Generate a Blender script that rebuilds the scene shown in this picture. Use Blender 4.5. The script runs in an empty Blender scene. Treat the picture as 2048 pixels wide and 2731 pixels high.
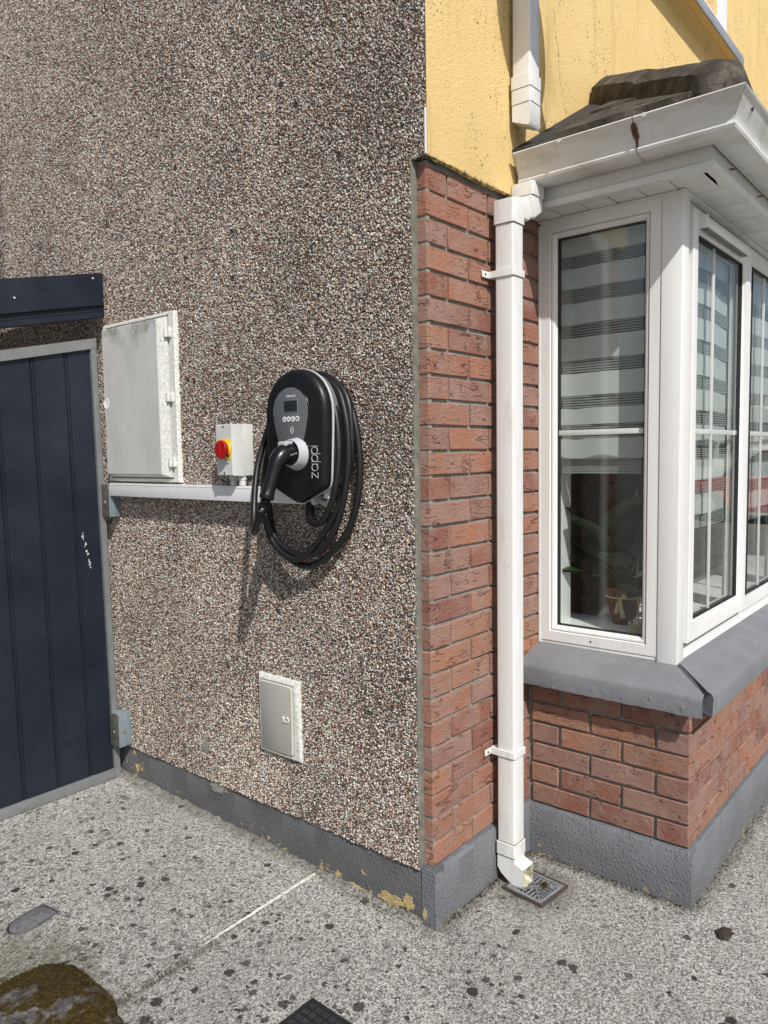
import bpy, bmesh, math, random
import numpy as np
from mathutils import Vector, Matrix, Euler
R = math.radians
random.seed(7); rng = np.random.default_rng(7)
sc = bpy.context.scene
COL = sc.collection

# ------------------------------------------------------------------ camera, light, exposure
cam = bpy.data.cameras.new('camera'); camo = bpy.data.objects.new('camera', cam); COL.objects.link(camo)
camo.location = (-1.78687, -1.31628, 1.44834)
camo.rotation_euler = (1.49347475, 0.01605964, -0.87634295)
cam.sensor_fit = 'VERTICAL'; cam.sensor_height = 36.0; cam.lens = 2002.27 / 2731 * 36.0
cam.clip_start = 0.02; cam.clip_end = 500
sc.camera = camo
L = Vector((1.0, 1.65, -1.95)).normalized()          # direction the sunlight travels
w = bpy.data.worlds.new('World'); sc.world = w; w.use_nodes = True
wn = w.node_tree.nodes; wl = w.node_tree.links
bg = wn['Background']; sky = wn.new('ShaderNodeTexSky'); sky.sky_type = 'NISHITA'; sky.sun_disc = False
sky.sun_elevation = math.asin(-L.z); sky.sun_rotation = math.atan2(-L.x, -L.y) % (2 * math.pi)
sky.air_density = 1.0; sky.dust_density = 2.2; sky.ozone_density = 1.0
wl.new(sky.outputs[0], bg.inputs[0]); bg.inputs[1].default_value = 0.09
sun = bpy.data.lights.new('sun', 'SUN'); sun.energy = 4.3; sun.angle = R(0.55); sun.color = (1.0, 0.975, 0.935)
suno = bpy.data.objects.new('sun', sun); COL.objects.link(suno)
suno.rotation_euler = L.to_track_quat('-Z', 'Y').to_euler(); suno.location = (-5, -8, 10)
sc.view_settings.view_transform = 'Standard'; sc.view_settings.look = 'None'
sc.view_settings.exposure = 0.12; sc.view_settings.gamma = 1.0
sc.view_settings.use_curve_mapping = False

# ------------------------------------------------------------------ node helpers
class NT:
    def __init__(s, name):
        s.m = bpy.data.materials.new(name); s.m.use_nodes = True
        s.t = s.m.node_tree; s.n = s.t.nodes; s.l = s.t.links
        s.b = s.n['Principled BSDF']; s._pos = None
    def node(s, typ, **kw):
        n = s.n.new(typ)
        for k, v in kw.items(): setattr(n, k, v)
        return n
    def inp(s, sock, v):
        if isinstance(v, bpy.types.NodeSocket): s.l.new(v, sock)
        elif isinstance(v, (tuple, list)) and len(v) == 3 and sock.type == 'RGBA': sock.default_value = (*v, 1)
        else: sock.default_value = v
    @property
    def pos(s):
        if s._pos is None: s._pos = s.node('ShaderNodeNewGeometry').outputs['Position']
        return s._pos
    def mapping(s, scale=(1, 1, 1), loc=(0, 0, 0), vec=None):
        n = s.node('ShaderNodeMapping'); s.l.new(vec or s.pos, n.inputs['Vector'])
        n.inputs['Scale'].default_value = scale; s.inp(n.inputs['Location'], loc); return n.outputs[0]
    def noise(s, scale, detail=3, rough=.55, dist=0, vec=None):
        n = s.node('ShaderNodeTexNoise'); s.l.new(vec or s.pos, n.inputs['Vector'])
        n.inputs['Scale'].default_value = scale; n.inputs['Detail'].default_value = detail
        n.inputs['Roughness'].default_value = rough; n.inputs['Distortion'].default_value = dist
        return n.outputs['Fac']
    def voro(s, scale, feature='F1', vec=None, rnd=1.0):
        n = s.node('ShaderNodeTexVoronoi', feature=feature); s.l.new(vec or s.pos, n.inputs['Vector'])
        n.inputs['Scale'].default_value = scale; n.inputs['Randomness'].default_value = rnd
        return n
    def ramp(s, fac, stops, interp='LINEAR'):
        n = s.node('ShaderNodeValToRGB'); s.inp(n.inputs[0], fac); cr = n.color_ramp; cr.interpolation = interp
        while len(cr.elements) < len(stops): cr.elements.new(0.5)
        for e, (p, c) in zip(cr.elements, stops):
            e.position = p; e.color = (*c, 1) if isinstance(c, (tuple, list)) else (c, c, c, 1)
        return n.outputs[0]
    def mix(s, fac, a, b, blend='MIX'):
        n = s.node('ShaderNodeMix', data_type='RGBA', blend_type=blend)
        s.inp(n.inputs[0], fac); s.inp(n.inputs[6], a); s.inp(n.inputs[7], b); return n.outputs[2]
    def math(s, op, a, b=0.0, c=None):
        n = s.node('ShaderNodeMath', operation=op); s.inp(n.inputs[0], a); s.inp(n.inputs[1], b)
        if c is not None: s.inp(n.inputs[2], c)
        return n.outputs[0]
    def sep(s, vec=None):
        n = s.node('ShaderNodeSeparateXYZ'); s.l.new(vec or s.pos, n.inputs[0]); return n.outputs
    def bump(s, h, strength=.5, dist=.002, normal=None):
        n = s.node('ShaderNodeBump'); s.inp(n.inputs['Height'], h); n.inputs['Strength'].default_value = strength
        n.inputs['Distance'].default_value = dist
        if normal: s.l.new(normal, n.inputs['Normal'])
        s.l.new(n.outputs[0], s.b.inputs['Normal']); return n.outputs[0]
    def out(s, col=None, rough=None, metal=None, spec=None):
        if col is not None: s.inp(s.b.inputs['Base Color'], col)
        if rough is not None: s.inp(s.b.inputs['Roughness'], rough)
        if metal is not None: s.inp(s.b.inputs['Metallic'], metal)
        if spec is not None: s.inp(s.b.inputs['Specular IOR Level'], spec)
        return s.m

M = {}
def plain(key, col, rough=.5, metal=0, spec=.5, var=.12, scale=18, bump=.0, bscale=300, bdist=.0006):
    t = NT(key)
    f = t.noise(scale, 5, .6)
    dark = tuple(c * (1 - var) for c in col); lite = tuple(min(1, c * (1 + var)) for c in col)
    c = t.ramp(f, [(.3, dark), (.7, lite)])
    r = t.ramp(t.noise(scale * 1.7, 4), [(.3, max(0, rough - .08)), (.7, min(1, rough + .08))])
    if bump: t.bump(t.noise(bscale, 3), bump, bdist)
    M[key] = t.out(c, r, metal, spec); return M[key]

def dirty_white(key, col=(.78, .78, .76), rough=.38, dirt=(.42, .39, .31), amt=.5, streak=(18, 18, 2.2), lo=.52, hi=.8):
    t = NT(key)
    n1 = t.noise(1.0, 6, .62, vec=t.mapping(streak))
    n2 = t.noise(60, 4, .6)
    f = t.math('MULTIPLY', t.ramp(n1, [(lo, 0.0), (hi, 1.0)]), amt)
    c = t.mix(f, col, dirt)
    c = t.mix(t.math('MULTIPLY', t.ramp(n2, [(.62, 0.0), (.78, 1.0)]), amt * .5), c, tuple(d * .8 for d in dirt))
    t.bump(t.noise(220, 2), .05, .0005)
    M[key] = t.out(c, t.ramp(n1, [(.3, rough - .08), (.8, rough + .2)]), 0, .5)

# ------------------------------------------------------------------ mesh helpers
class MB:
    def __init__(s): s.v = []; s.f = []; s.sm = []
    def add(s, v, f, smooth=False):
        o = len(s.v); s.v += [tuple(p) for p in v]; s.f += [tuple(i + o for i in q) for q in f]; s.sm += [smooth] * len(f); return s
    def box(s, x0, x1, y0, y1, z0, z1):
        x0, x1 = sorted((x0, x1)); y0, y1 = sorted((y0, y1)); z0, z1 = sorted((z0, z1))
        return s.add([(x0, y0, z0), (x1, y0, z0), (x1, y1, z0), (x0, y1, z0), (x0, y0, z1), (x1, y0, z1), (x1, y1, z1), (x0, y1, z1)],
                     [(0, 3, 2, 1), (4, 5, 6, 7), (0, 1, 5, 4), (1, 2, 6, 5), (2, 3, 7, 6), (3, 0, 4, 7)])
    def bbox(s, x0, x1, y0, y1, z0, z1, bev=.003, seg=2):
        b = bmesh.new(); bmesh.ops.create_cube(b, size=1)
        for v in b.verts:
            v.co = ((x0 + x1) / 2 + v.co.x * (x1 - x0), (y0 + y1) / 2 + v.co.y * (y1 - y0), (z0 + z1) / 2 + v.co.z * (z1 - z0))
        bmesh.ops.bevel(b, geom=list(b.edges), offset=bev, segments=seg, affect='EDGES', profile=.6)
        s.frombm(b); return s
    def frombm(s, b, smooth=False):
        b.verts.index_update()
        s.add([v.co[:] for v in b.verts], [tuple(v.index for v in f.verts) for f in b.faces], smooth); b.free(); return s
    def loft(s, rings, cap0=True, cap1=True, closed=True, smooth=False):
        n = len(rings[0]); o = []
        v = [p for r in rings for p in r]; f = []
        for i in range(len(rings) - 1):
            for j in range(n if closed else n - 1):
                k = (j + 1) % n
                f.append((i * n + j, i * n + k, (i + 1) * n + k, (i + 1) * n + j))
        s.add(v, f, smooth)
        base = len(s.v) - len(v)
        if cap0: s.f.append(tuple(base + j for j in reversed(range(n)))); s.sm.append(False)
        if cap1: s.f.append(tuple(base + (len(rings) - 1) * n + j for j in range(n))); s.sm.append(False)
        return s
    def prism(s, poly, ax, a, b):
        """poly: 2-D points in the two other axes (cyclic order of axes), extruded along ax from a to b"""
        def P(p, t):
            return {'x': (t, p[0], p[1]), 'y': (p[0], t, p[1]), 'z': (p[0], p[1], t)}[ax]
        return s.loft([[P(p, a) for p in poly], [P(p, b) for p in poly]])
    def tube(s, pts, r, n=10, cap=True, smooth=True):
        pts = [Vector(p) for p in pts]; rs = r if isinstance(r, (list, tuple)) else [r] * len(pts)
        rings = []; up = Vector((0, 0, 1)); prev = None
        for i, p in enumerate(pts):
            d = (pts[min(i + 1, len(pts) - 1)] - pts[max(i - 1, 0)]).normalized()
            if prev is None:
                a = up if abs(d.dot(up)) < .9 else Vector((1, 0, 0))
                u = d.cross(a).normalized()
            else:
                u = (prev - d * prev.dot(d)).normalized()
            prev = u; vv = d.cross(u)
            rings.append([p + (u * math.cos(t) + vv * math.sin(t)) * rs[i] for t in [2 * math.pi * k / n for k in range(n)]])
        return s.loft(rings, cap, cap, True, smooth)
    def mesh(s, name, sharp=None):
        m = bpy.data.meshes.new(name); m.from_pydata(s.v, [], s.f)
        m.polygons.foreach_set('use_smooth', s.sm); m.update()
        b = bmesh.new(); b.from_mesh(m); bmesh.ops.recalc_face_normals(b, faces=list(b.faces)); b.to_mesh(m); b.free()
        if sharp: m.set_sharp_from_angle(angle=R(sharp))
        return m

def obj(name, mesh, mat, parent=None):
    if isinstance(mesh, MB): mesh = mesh.mesh(name, 40)
    o = bpy.data.objects.new(name, mesh); COL.objects.link(o)
    if mat and not mesh.materials: mesh.materials.append(M[mat] if isinstance(mat, str) else mat)
    if parent: attach(o, parent)
    return o
def wloc(o):
    return Vector(o.get('_w', (0, 0, 0)))
LOC = {}
def attach(o, parent):
    o.parent = parent
    o.matrix_parent_inverse = Matrix.Translation(-LOC.get(parent.name, Vector((0, 0, 0))))
def thing(name, label, cat, loc=(0, 0, 0), group=None, kind=None):
    o = bpy.data.objects.new(name, None); COL.objects.link(o); o.location = loc; o.empty_display_size = .1
    LOC[o.name] = Vector(loc); return tag(o, label, cat, group, kind)
def tag(o, label=None, cat=None, group=None, kind=None):
    if label: o['label'] = label
    if cat: o['category'] = cat
    if group: o['group'] = group
    if kind: o['kind'] = kind
    return o
def catmull(pts, n=8):
    P = [Vector(p) for p in pts]; P = [P[0] * 2 - P[1]] + P + [P[-1] * 2 - P[-2]]; o = []
    for i in range(1, len(P) - 2):
        a, b, c, d = P[i - 1:i + 3]
        for k in range(n):
            t = k / n
            o.append(.5 * ((2 * b) + (c - a) * t + (2 * a - 5 * b + 4 * c - d) * t * t + (3 * b - a - 3 * c + d) * t ** 3))
    return o + [P[-2]]

# ------------------------------------------------------------------ materials
plain('mortar', (.235, .23, .20), .9, var=.25, scale=60, bump=.6, bscale=260, bdist=.002)
plain('lead', (.020, .021, .023), .8, var=.3, scale=14)
plain('gate_navy', (.0085, .0130, .0230), .45, var=.22, scale=5, bump=.10, bscale=26, bdist=.003)
plain('gate_frame', (.235, .245, .25), .42, metal=.35, var=.1, scale=25)
plain('black_plastic', (.006, .006, .0065), .33, var=.2, spec=.35)
plain('satin_black', (.0065, .0066, .007), .42, var=.2, spec=.3)
plain('cable_rubber', (.008, .008, .0085), .45, var=.25, spec=.45, bump=.1, bscale=900)
plain('charger_grey', (.105, .11, .117), .42, var=.05)
plain('charger_shell', (.16, .165, .165), .5, var=.06)
plain('silver_trim', (.46, .47, .47), .35, var=.06)
plain('socket_grey', (.42, .44, .46), .42, var=.06)
plain('screen', (.004, .009, .010), .12, spec=.6)
plain('white_print', (.75, .77, .77), .5, var=.02)
plain('isolator_grey', (.55, .56, .54), .45, var=.04, bump=.05, bscale=700)
plain('red_plastic', (.33, .006, .007), .35, var=.1)
plain('yellow_plastic', (.78, .46, .005), .42, var=.08)
plain('trunk_white', (.68, .68, .69), .36, var=.04)
plain('grate_grey', (.20, .205, .215), .6, var=.3, scale=70)
plain('brown_plastic', (.070, .052, .047), .6, var=.35, scale=70)
plain('dark_void', (.004, .004, .004), .95)
plain('cover_black', (.012, .0135, .0155), .55, var=.3, scale=60)
plain('cover_edge', (.022, .024, .027), .6, var=.3, scale=60)
plain('iron', (.12, .115, .12), .7, var=.35, scale=70, bump=.3, bscale=200, bdist=.001)
plain('strip_white', (.58, .57, .52), .7, var=.35, scale=60)
plain('window_white', (.80, .80, .79), .33, var=.03, scale=8)
plain('gasket', (.012, .013, .014), .7)
plain('blind_band', (.80, .80, .78), .85, var=.04)
plain('blind_thread', (.42, .42, .41), .85, var=.05)
plain('room_wall', (.16, .15, .135), .9, var=.1)
plain('room_floor', (.08, .055, .035), .7, var=.2)
plain('leaf', (.014, .042, .013), .4, var=.35, scale=12)
plain('terracotta', (.10, .045, .026), .8, var=.2)
plain('raffia', (.5, .40, .24), .9, var=.25, scale=60)
plain('dry_straw', (.22, .175, .11), .9, var=.25); plain('egg', (.72, .66, .55), .5, var=.06)
plain('twig', (.16, .11, .06), .9, var=.3)
plain('roof_wood', (.2, .16, .12), .9)
plain('rubber', (.012, .012, .012), .8)
plain('alloy', (.4, .4, .41), .35, metal=.8)
plain('car_red', (.32, .008, .012), .22, var=.03, spec=.6)
plain('car_glass', (.01, .012, .014), .08, spec=.6)
plain('lamp_red', (.35, .01, .01), .25)
plain('slate', (.07, .07, .075), .8, var=.2)
plain('house_wall', (.62, .60, .55), .9, var=.06)
plain('dish_grey', (.22, .22, .23), .5)
plain('debris', (.035, .027, .017), .95, var=.5, scale=120)
plain('old_paint', (.42, .32, .15), .95, var=.45, scale=90, bump=.5, bscale=180, bdist=.002)
dirty_white('pipe_white', (.70, .70, .685), .36, amt=.65, streak=(22, 22, 3))
dirty_white('mouth_dirty', (.62, .60, .52), .6, dirt=(.25, .21, .11), amt=.9, streak=(60, 60, 60), lo=.4, hi=.6)
dirty_white('gutter_white', (.64, .638, .615), .42, dirt=(.33, .30, .22), amt=.85, streak=(5, 5, 16), lo=.45, hi=.8)
dirty_white('frame_white', (.72, .718, .70), .35, dirt=(.5, .45, .36), amt=.5, streak=(16, 16, 1.6), lo=.55, hi=.85)
dirty_white('soffit_white', (.64, .64, .62), .45, dirt=(.4, .38, .32), amt=.5, streak=(6, 6, 6))

def m_brick():
    t = NT('brick_clay')
    oi = t.node('ShaderNodeObjectInfo')
    off = t.math('MULTIPLY', oi.outputs['Random'], 37.0)
    cx = t.node('ShaderNodeCombineXYZ'); t.l.new(off, cx.inputs[0]); t.l.new(off, cx.inputs[1]); t.l.new(off, cx.inputs[2])
    va = t.node('ShaderNodeVectorMath', operation='ADD'); t.l.new(t.pos, va.inputs[0]); t.l.new(cx.outputs[0], va.inputs[1])
    vec = va.outputs[0]
    base = t.ramp(oi.outputs['Random'], [(0, (.27, .105, .066)), (.16, (.335, .14, .086)), (.3, (.28, .142, .108)), (.45, (.36, .148, .084)),
                                          (.58, (.245, .092, .066)), (.7, (.32, .168, .13)), (.85, (.38, .165, .09)), (1, (.29, .11, .066))], 'CONSTANT')
    patch = t.noise(9, 4, .6, vec=vec)
    c = t.mix(t.ramp(patch, [(.40, 0.0), (.62, .8)]), base, (.335, .205, .160))             # purple-grey bloom
    grain = t.noise(420, 2, .6, vec=vec)
    c = t.mix(t.ramp(grain, [(.50, 0.0), (.68, .45)]), c, (.13, .055, .04))
    spark = t.noise(520, 2, .5, vec=t.mapping((1, 1, 1), (3, 5, 7), vec))
    c = t.mix(t.ramp(spark, [(.56, 0.0), (.70, .55)]), c, (.50, .36, .30))
    # folded drag creases
    v2 = t.mapping((7, 7, 40), vec=vec)
    cr = t.noise(1.0, 3, .5, .5, vec=v2)
    ridge = t.math('ABSOLUTE', t.math('SUBTRACT', cr, .5))
    crease = t.math('MULTIPLY', t.ramp(ridge, [(.0, 1.0), (.016, 0.0)]), t.ramp(t.noise(17, 2, .5, vec=vec), [(.50, 0.0), (.58, 1.0)]))
    c = t.mix(t.math('MULTIPLY', crease, .6), c, (.06, .025, .02))
    salt = t.math('MULTIPLY', t.ramp(t.noise(26, 5, .7, vec=t.mapping((1, 1, 1), (9, 2, 4))), [(.58, 0.0), (.74, .55)]), t.ramp(t.noise(1.6, 3), [(.42, .2), (.62, 1.0)]))
    c = t.mix(salt, c, (.46, .40, .36))
    soot = t.math('MULTIPLY', t.ramp(t.noise(3.1, 5, .65), [(.50, 0.0), (.72, .32)]), 1.0)
    c = t.mix(soot, c, (.13, .085, .07))
    hs_ = t.node('ShaderNodeHueSaturation'); hs_.inputs['Saturation'].default_value = .96; hs_.inputs['Value'].default_value = .95; t.l.new(c, hs_.inputs['Color']); c = hs_.outputs[0]
    h = t.math('ADD', t.math('MULTIPLY', t.noise(60, 6, .65, .4, vec=t.mapping((1, 1, 1.8), vec=vec)), 1.2), t.math('MULTIPLY', grain, .5))
    h = t.math('SUBTRACT', h, t.math('MULTIPLY', crease, 1.5))
    t.bump(h, 1.0, .0045)
    M['brick_clay'] = t.out(c, .88, 0, .25)
m_brick()

def m_render():
    t = NT('yellow_render')
    big = t.noise(2.2, 4, .6)
    c = t.ramp(big, [(.3, (.74, .535, .225)), (.7, (.81, .605, .29))])
    c = t.mix(t.ramp(t.noise(420, 2), [(.47, 0.0), (.70, .55)]), c, (.52, .34, .11))
    # black mould specks, gathered in patches
    sp = t.voro(95, 'F1', vec=t.mapping((1, 1, .7)))
    msk = t.ramp(t.noise(3.6, 3, .6, vec=t.mapping((1, 1, 1), (4.2, 0, 1.3))), [(.42, 0.0), (.56, 1.0)])
    dots = t.math('MULTIPLY', t.ramp(sp.outputs['Distance'], [(.20, 1.0), (.30, 0.0)]), t.ramp(t.math('MULTIPLY', msk, t.noise(22, 2)), [(.42, 0.0), (.50, 1.0)]))
    c = t.mix(t.math('MULTIPLY', dots, .85), c, (.055, .05, .04))
    fl = t.math('MULTIPLY', t.ramp(t.noise(30, 5, .7), [(.66, 0.0), (.69, 1.0)]), msk)
    c = t.mix(fl, c, (.22, .22, .23))
    stn = t.math('MULTIPLY', t.ramp(t.noise(1.0, 5, .65, vec=t.mapping((14, 14, 2.0))), [(.54, 0.0), (.72, .5)]), t.ramp(t.noise(2.0, 2), [(.4, .2), (.6, 1.0)]))
    c = t.mix(stn, c, (.42, .29, .11))
    # hairline crack
    wob = t.math('ADD', t.sep()[0], t.math('MULTIPLY', t.noise(9, 4), .10))
    ck = t.math('ABSOLUTE', t.math('SUBTRACT', t.math('ADD', wob, t.math('MULTIPLY', t.sep()[2], .28)), 1.625))
    ck = t.math('MULTIPLY', t.ramp(ck, [(.0, 1.0), (.0022, 0.0)]), t.math('LESS_THAN', t.sep()[2], 3.0))
    c = t.mix(t.math('MULTIPLY', ck, .7), c, (.12, .08, .03))
    # mould along the lower lip
    lip = t.math('MULTIPLY', t.math('SUBTRACT', 2.312, t.sep()[2]), 40.0)
    lip = t.ramp(t.math('MULTIPLY', t.math('ADD', t.math('MINIMUM', t.math('MAXIMUM', lip, 0.0), 1.0), 0.0), t.noise(55, 4, .7)), [(.40, 0.0), (.55, .9)])
    c = t.mix(lip, c, (.06, .058, .04))
    h = t.math('ADD', t.noise(330, 3, .6), t.math('MULTIPLY', t.noise(120, 3), .8))
    t.bump(h, .9, .0035)
    M['yellow_render'] = t.out(c, .92, 0, .2)
m_render()

def m_grey_paint(key, col, old=True, rough=.62, bs=130, bd=.006, bst=.75, h0=.07, lim=.685):
    t = NT(key)
    c = t.ramp(t.noise(7, 5, .6), [(.3, tuple(k * .86 for k in col)), (.7, tuple(k * 1.12 for k in col))])
    c = t.mix(t.ramp(t.noise(240, 2), [(.6, 0.0), (.8, .25)]), c, tuple(k * 1.5 for k in col))
    h = t.math('ADD', t.noise(bs, 4, .6), t.math('MULTIPLY', t.ramp(t.voro(bs * .55).outputs['Distance'], [(.0, 1.0), (.35, 0.0)]), .7))
    if old:
        low = t.math('SUBTRACT', 1.0, t.math('DIVIDE', t.sep()[2], h0))
        low = t.math('MINIMUM', t.math('MAXIMUM', low, -.9), 1.0)
        n = t.math('ADD', t.noise(26, 6, .68), t.math('MULTIPLY', low, .115))
        n = t.math('ADD', n, t.math('MULTIPLY', t.math('SUBTRACT', t.noise(3.0, 2), .5), .55))
        f = t.ramp(n, [(lim + .05, 0.0), (lim + .062, 1.0)])
        c = t.mix(f, c, t.ramp(t.noise(80, 4), [(.35, (.42, .29, .11)), (.65, (.60, .45, .20))]))
        h = t.math('SUBTRACT', h, t.math('MULTIPLY', f, .8))
        # grime towards the joint with the ground is real dirt splash
        d = t.ramp(t.math('ADD', t.noise(60, 5, .7), t.math('MULTIPLY', low, .18)), [(.66, 0.0), (.82, .8)])
        c = t.mix(d, c, (.11, .10, .085))
    t.bump(h, bst, bd)
    M[key] = t.out(c, rough, 0, .4)
m_grey_paint('plinth_paint', (.150, .156, .168))
m_grey_paint('plinth_gable', (.108, .110, .114), lim=.605)
m_grey_paint('sill_paint', (.172, .178, .190), old=False, rough=.5, bs=48, bd=.003, bst=.5)

def m_ground():
    t = NT('concrete')
    P = t.sep()
    vec = t.mapping((1, 1, .3))
    nz = t.node('ShaderNodeTexNoise'); t.l.new(vec, nz.inputs['Vector']); nz.inputs['Scale'].default_value = 240; nz.inputs['Detail'].default_value = 2
    wv = t.node('ShaderNodeVectorMath', operation='MULTIPLY_ADD'); t.l.new(nz.outputs['Color'], wv.inputs[0]); wv.inputs[1].default_value = (.004, .004, .0); t.l.new(vec, wv.inputs[2])
    def cells(sc_, vec_):
        v_ = t.voro(sc_, 'F1', vec=vec_); s_ = t.node('ShaderNodeSeparateColor'); t.l.new(v_.outputs['Color'], s_.inputs[0]); return v_.outputs['Distance'], s_.outputs
    d1, k1 = cells(235, wv.outputs[0])                                   # sand and cement grains
    c = t.ramp(k1[0], [(0, (.085, .082, .075)), (.14, (.20, .195, .178)), (.30, (.34, .33, .30)), (.48, (.47, .455, .415)), (.66, (.58, .565, .52)), (.82, (.74, .725, .68))], 'CONSTANT')
    c = t.mix(.30, c, t.ramp(t.noise(600, 2, .6, vec=vec), [(.3, (.22, .21, .19)), (.7, (.62, .60, .55))]))
    d2, k2 = cells(105, wv.outputs[0])                                   # pea stones
    stone = t.math('MULTIPLY', t.ramp(d2, [(.36, 1.0), (.44, 0.0)]), t.math('LESS_THAN', k2[0], .30))
    scol = t.ramp(k2[1], [(0, (.085, .087, .095)), (.35, (.14, .142, .15)), (.65, (.22, .215, .21)), (.88, (.26, .215, .17))], 'CONSTANT')
    c = t.mix(t.math('MULTIPLY', stone, .85), c, scol)
    pit = t.ramp(t.noise(150, 4, .75, vec=vec), [(.585, 0.0), (.63, 1.0)])
    c = t.mix(t.math('MULTIPLY', pit, .8), c, (.05, .047, .042))
    tone = t.noise(1.3, 6, .68, vec=vec)
    c = t.mix(t.ramp(tone, [(.44, .0), (.68, .45)]), c, (.19, .185, .17))
    drag = t.noise(1.0, 5, .65, vec=t.mapping((3.0, 22, 1)))               # float marks from laying
    c = t.mix(t.ramp(drag, [(.52, .0), (.70, .28)]), c, (.20, .195, .18))
    lite = t.noise(2.3, 5, .65, vec=t.mapping((1, 1, .3), (7, 3, 0)))
    c = t.mix(t.ramp(lite, [(.56, .0), (.74, .25)]), c, (.52, .51, .47))
    # black lichen: small ragged rosettes, thick on the side path
    nz2 = t.node('ShaderNodeTexNoise'); t.l.new(vec, nz2.inputs['Vector']); nz2.inputs['Scale'].default_value = 75; nz2.inputs['Detail'].default_value = 4; nz2.inputs['Roughness'].default_value = .7
    wl_ = t.node('ShaderNodeVectorMath', operation='MULTIPLY_ADD'); t.l.new(nz2.outputs['Color'], wl_.inputs[0]); wl_.inputs[1].default_value = (.030, .030, .0); t.l.new(vec, wl_.inputs[2])
    left = t.ramp(t.math('SUBTRACT', t.math('MULTIPLY', P[0], -1.0), .02), [(.0, .12), (.30, 1.0)])
    colony = t.ramp(t.noise(4.0, 3, .6, vec=t.mapping((1, 1, .3), (2.2, 1.1, 0))), [(.36, .25), (.60, 1.0)])
    spot = None
    for sc_, fr_, rr_ in ((30, 1.05, .55), (58, .95, .50)):
        d3, k3 = cells(sc_, wl_.outputs[0])
        rad = t.math('MULTIPLY', k3[1], rr_)
        s_ = t.math('MULTIPLY', t.math('MULTIPLY', t.ramp(t.math('SUBTRACT', rad, d3), [(.0, 0.0), (.07, 1.0)]), t.math('ADD', .35, t.math('MULTIPLY', k3[2], .65))), t.math('LESS_THAN', k3[0], t.math('MULTIPLY', fr_, t.math('MULTIPLY', left, colony))))
        spot = s_ if spot is None else t.math('MAXIMUM', spot, s_)
    c = t.mix(t.math('MULTIPLY', spot, .96), c, (.036, .034, .031))
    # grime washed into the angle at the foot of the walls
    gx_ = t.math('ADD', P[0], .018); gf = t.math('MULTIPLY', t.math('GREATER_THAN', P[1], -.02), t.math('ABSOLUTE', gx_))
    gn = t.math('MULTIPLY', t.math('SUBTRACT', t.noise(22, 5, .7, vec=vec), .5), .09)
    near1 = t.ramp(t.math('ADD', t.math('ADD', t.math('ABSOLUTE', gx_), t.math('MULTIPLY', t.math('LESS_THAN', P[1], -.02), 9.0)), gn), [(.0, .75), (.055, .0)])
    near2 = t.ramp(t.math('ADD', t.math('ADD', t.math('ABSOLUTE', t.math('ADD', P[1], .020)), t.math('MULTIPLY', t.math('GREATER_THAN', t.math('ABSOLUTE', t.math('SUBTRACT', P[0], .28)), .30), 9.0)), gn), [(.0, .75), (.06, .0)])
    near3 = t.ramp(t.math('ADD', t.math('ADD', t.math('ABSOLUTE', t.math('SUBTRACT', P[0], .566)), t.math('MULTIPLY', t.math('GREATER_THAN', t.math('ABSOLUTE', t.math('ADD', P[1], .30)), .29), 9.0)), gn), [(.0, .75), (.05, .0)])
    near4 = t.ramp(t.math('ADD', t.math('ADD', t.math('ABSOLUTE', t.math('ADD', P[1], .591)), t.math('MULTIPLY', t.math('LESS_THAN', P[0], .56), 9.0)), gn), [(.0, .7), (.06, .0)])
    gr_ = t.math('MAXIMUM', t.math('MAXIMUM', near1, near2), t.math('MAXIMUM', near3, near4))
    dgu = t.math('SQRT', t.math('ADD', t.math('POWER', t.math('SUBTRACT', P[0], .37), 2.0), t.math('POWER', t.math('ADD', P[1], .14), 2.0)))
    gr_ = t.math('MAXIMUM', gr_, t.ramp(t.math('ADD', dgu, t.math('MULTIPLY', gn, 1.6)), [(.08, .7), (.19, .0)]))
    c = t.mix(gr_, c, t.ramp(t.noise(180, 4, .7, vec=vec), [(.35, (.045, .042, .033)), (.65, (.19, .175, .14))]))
    # algae stain round the stopcock cover and the boulder, and at the slab joint
    dx = t.math('ADD', P[0], .93); dy = t.math('SUBTRACT', P[1], .80)
    dd = t.math('SQRT', t.math('ADD', t.math('MULTIPLY', dx, dx), t.math('MULTIPLY', dy, t.math('MULTIPLY', dy, .6))))
    al = t.ramp(t.math('ADD', dd, t.math('MULTIPLY', t.math('SUBTRACT', t.noise(16, 6, .72, vec=vec), .5), .55)), [(.10, .55), (.26, .0)])
    c = t.mix(al, c, t.ramp(t.noise(160, 4, .7, vec=vec), [(.3, (.05, .047, .026)), (.7, (.20, .19, .12))]))
    jy = t.math('ABSOLUTE', t.math('SUBTRACT', P[1], .452))
    jn = t.math('MULTIPLY', t.ramp(t.math('ADD', jy, t.math('MULTIPLY', t.math('SUBTRACT', t.noise(55, 5, .7, vec=vec), .5), .055)), [(.002, .75), (.014, .0)]), t.ramp(t.math('SUBTRACT', t.math('MULTIPLY', P[0], -1.0), .30), [(.0, 0.15), (.3, 1.0)]))
    c = t.mix(jn, c, (.060, .055, .038))
    h = t.math('ADD', t.math('ADD', t.noise(300, 4, .7, vec=vec), t.math('MULTIPLY', k1[0], .5)), t.math('MULTIPLY', stone, .35))
    h = t.math('SUBTRACT', h, t.math('MULTIPLY', pit, .8))
    t.bump(h, .9, .004)
    M['concrete'] = t.out(c, .93, 0, .2)
m_ground()

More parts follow.
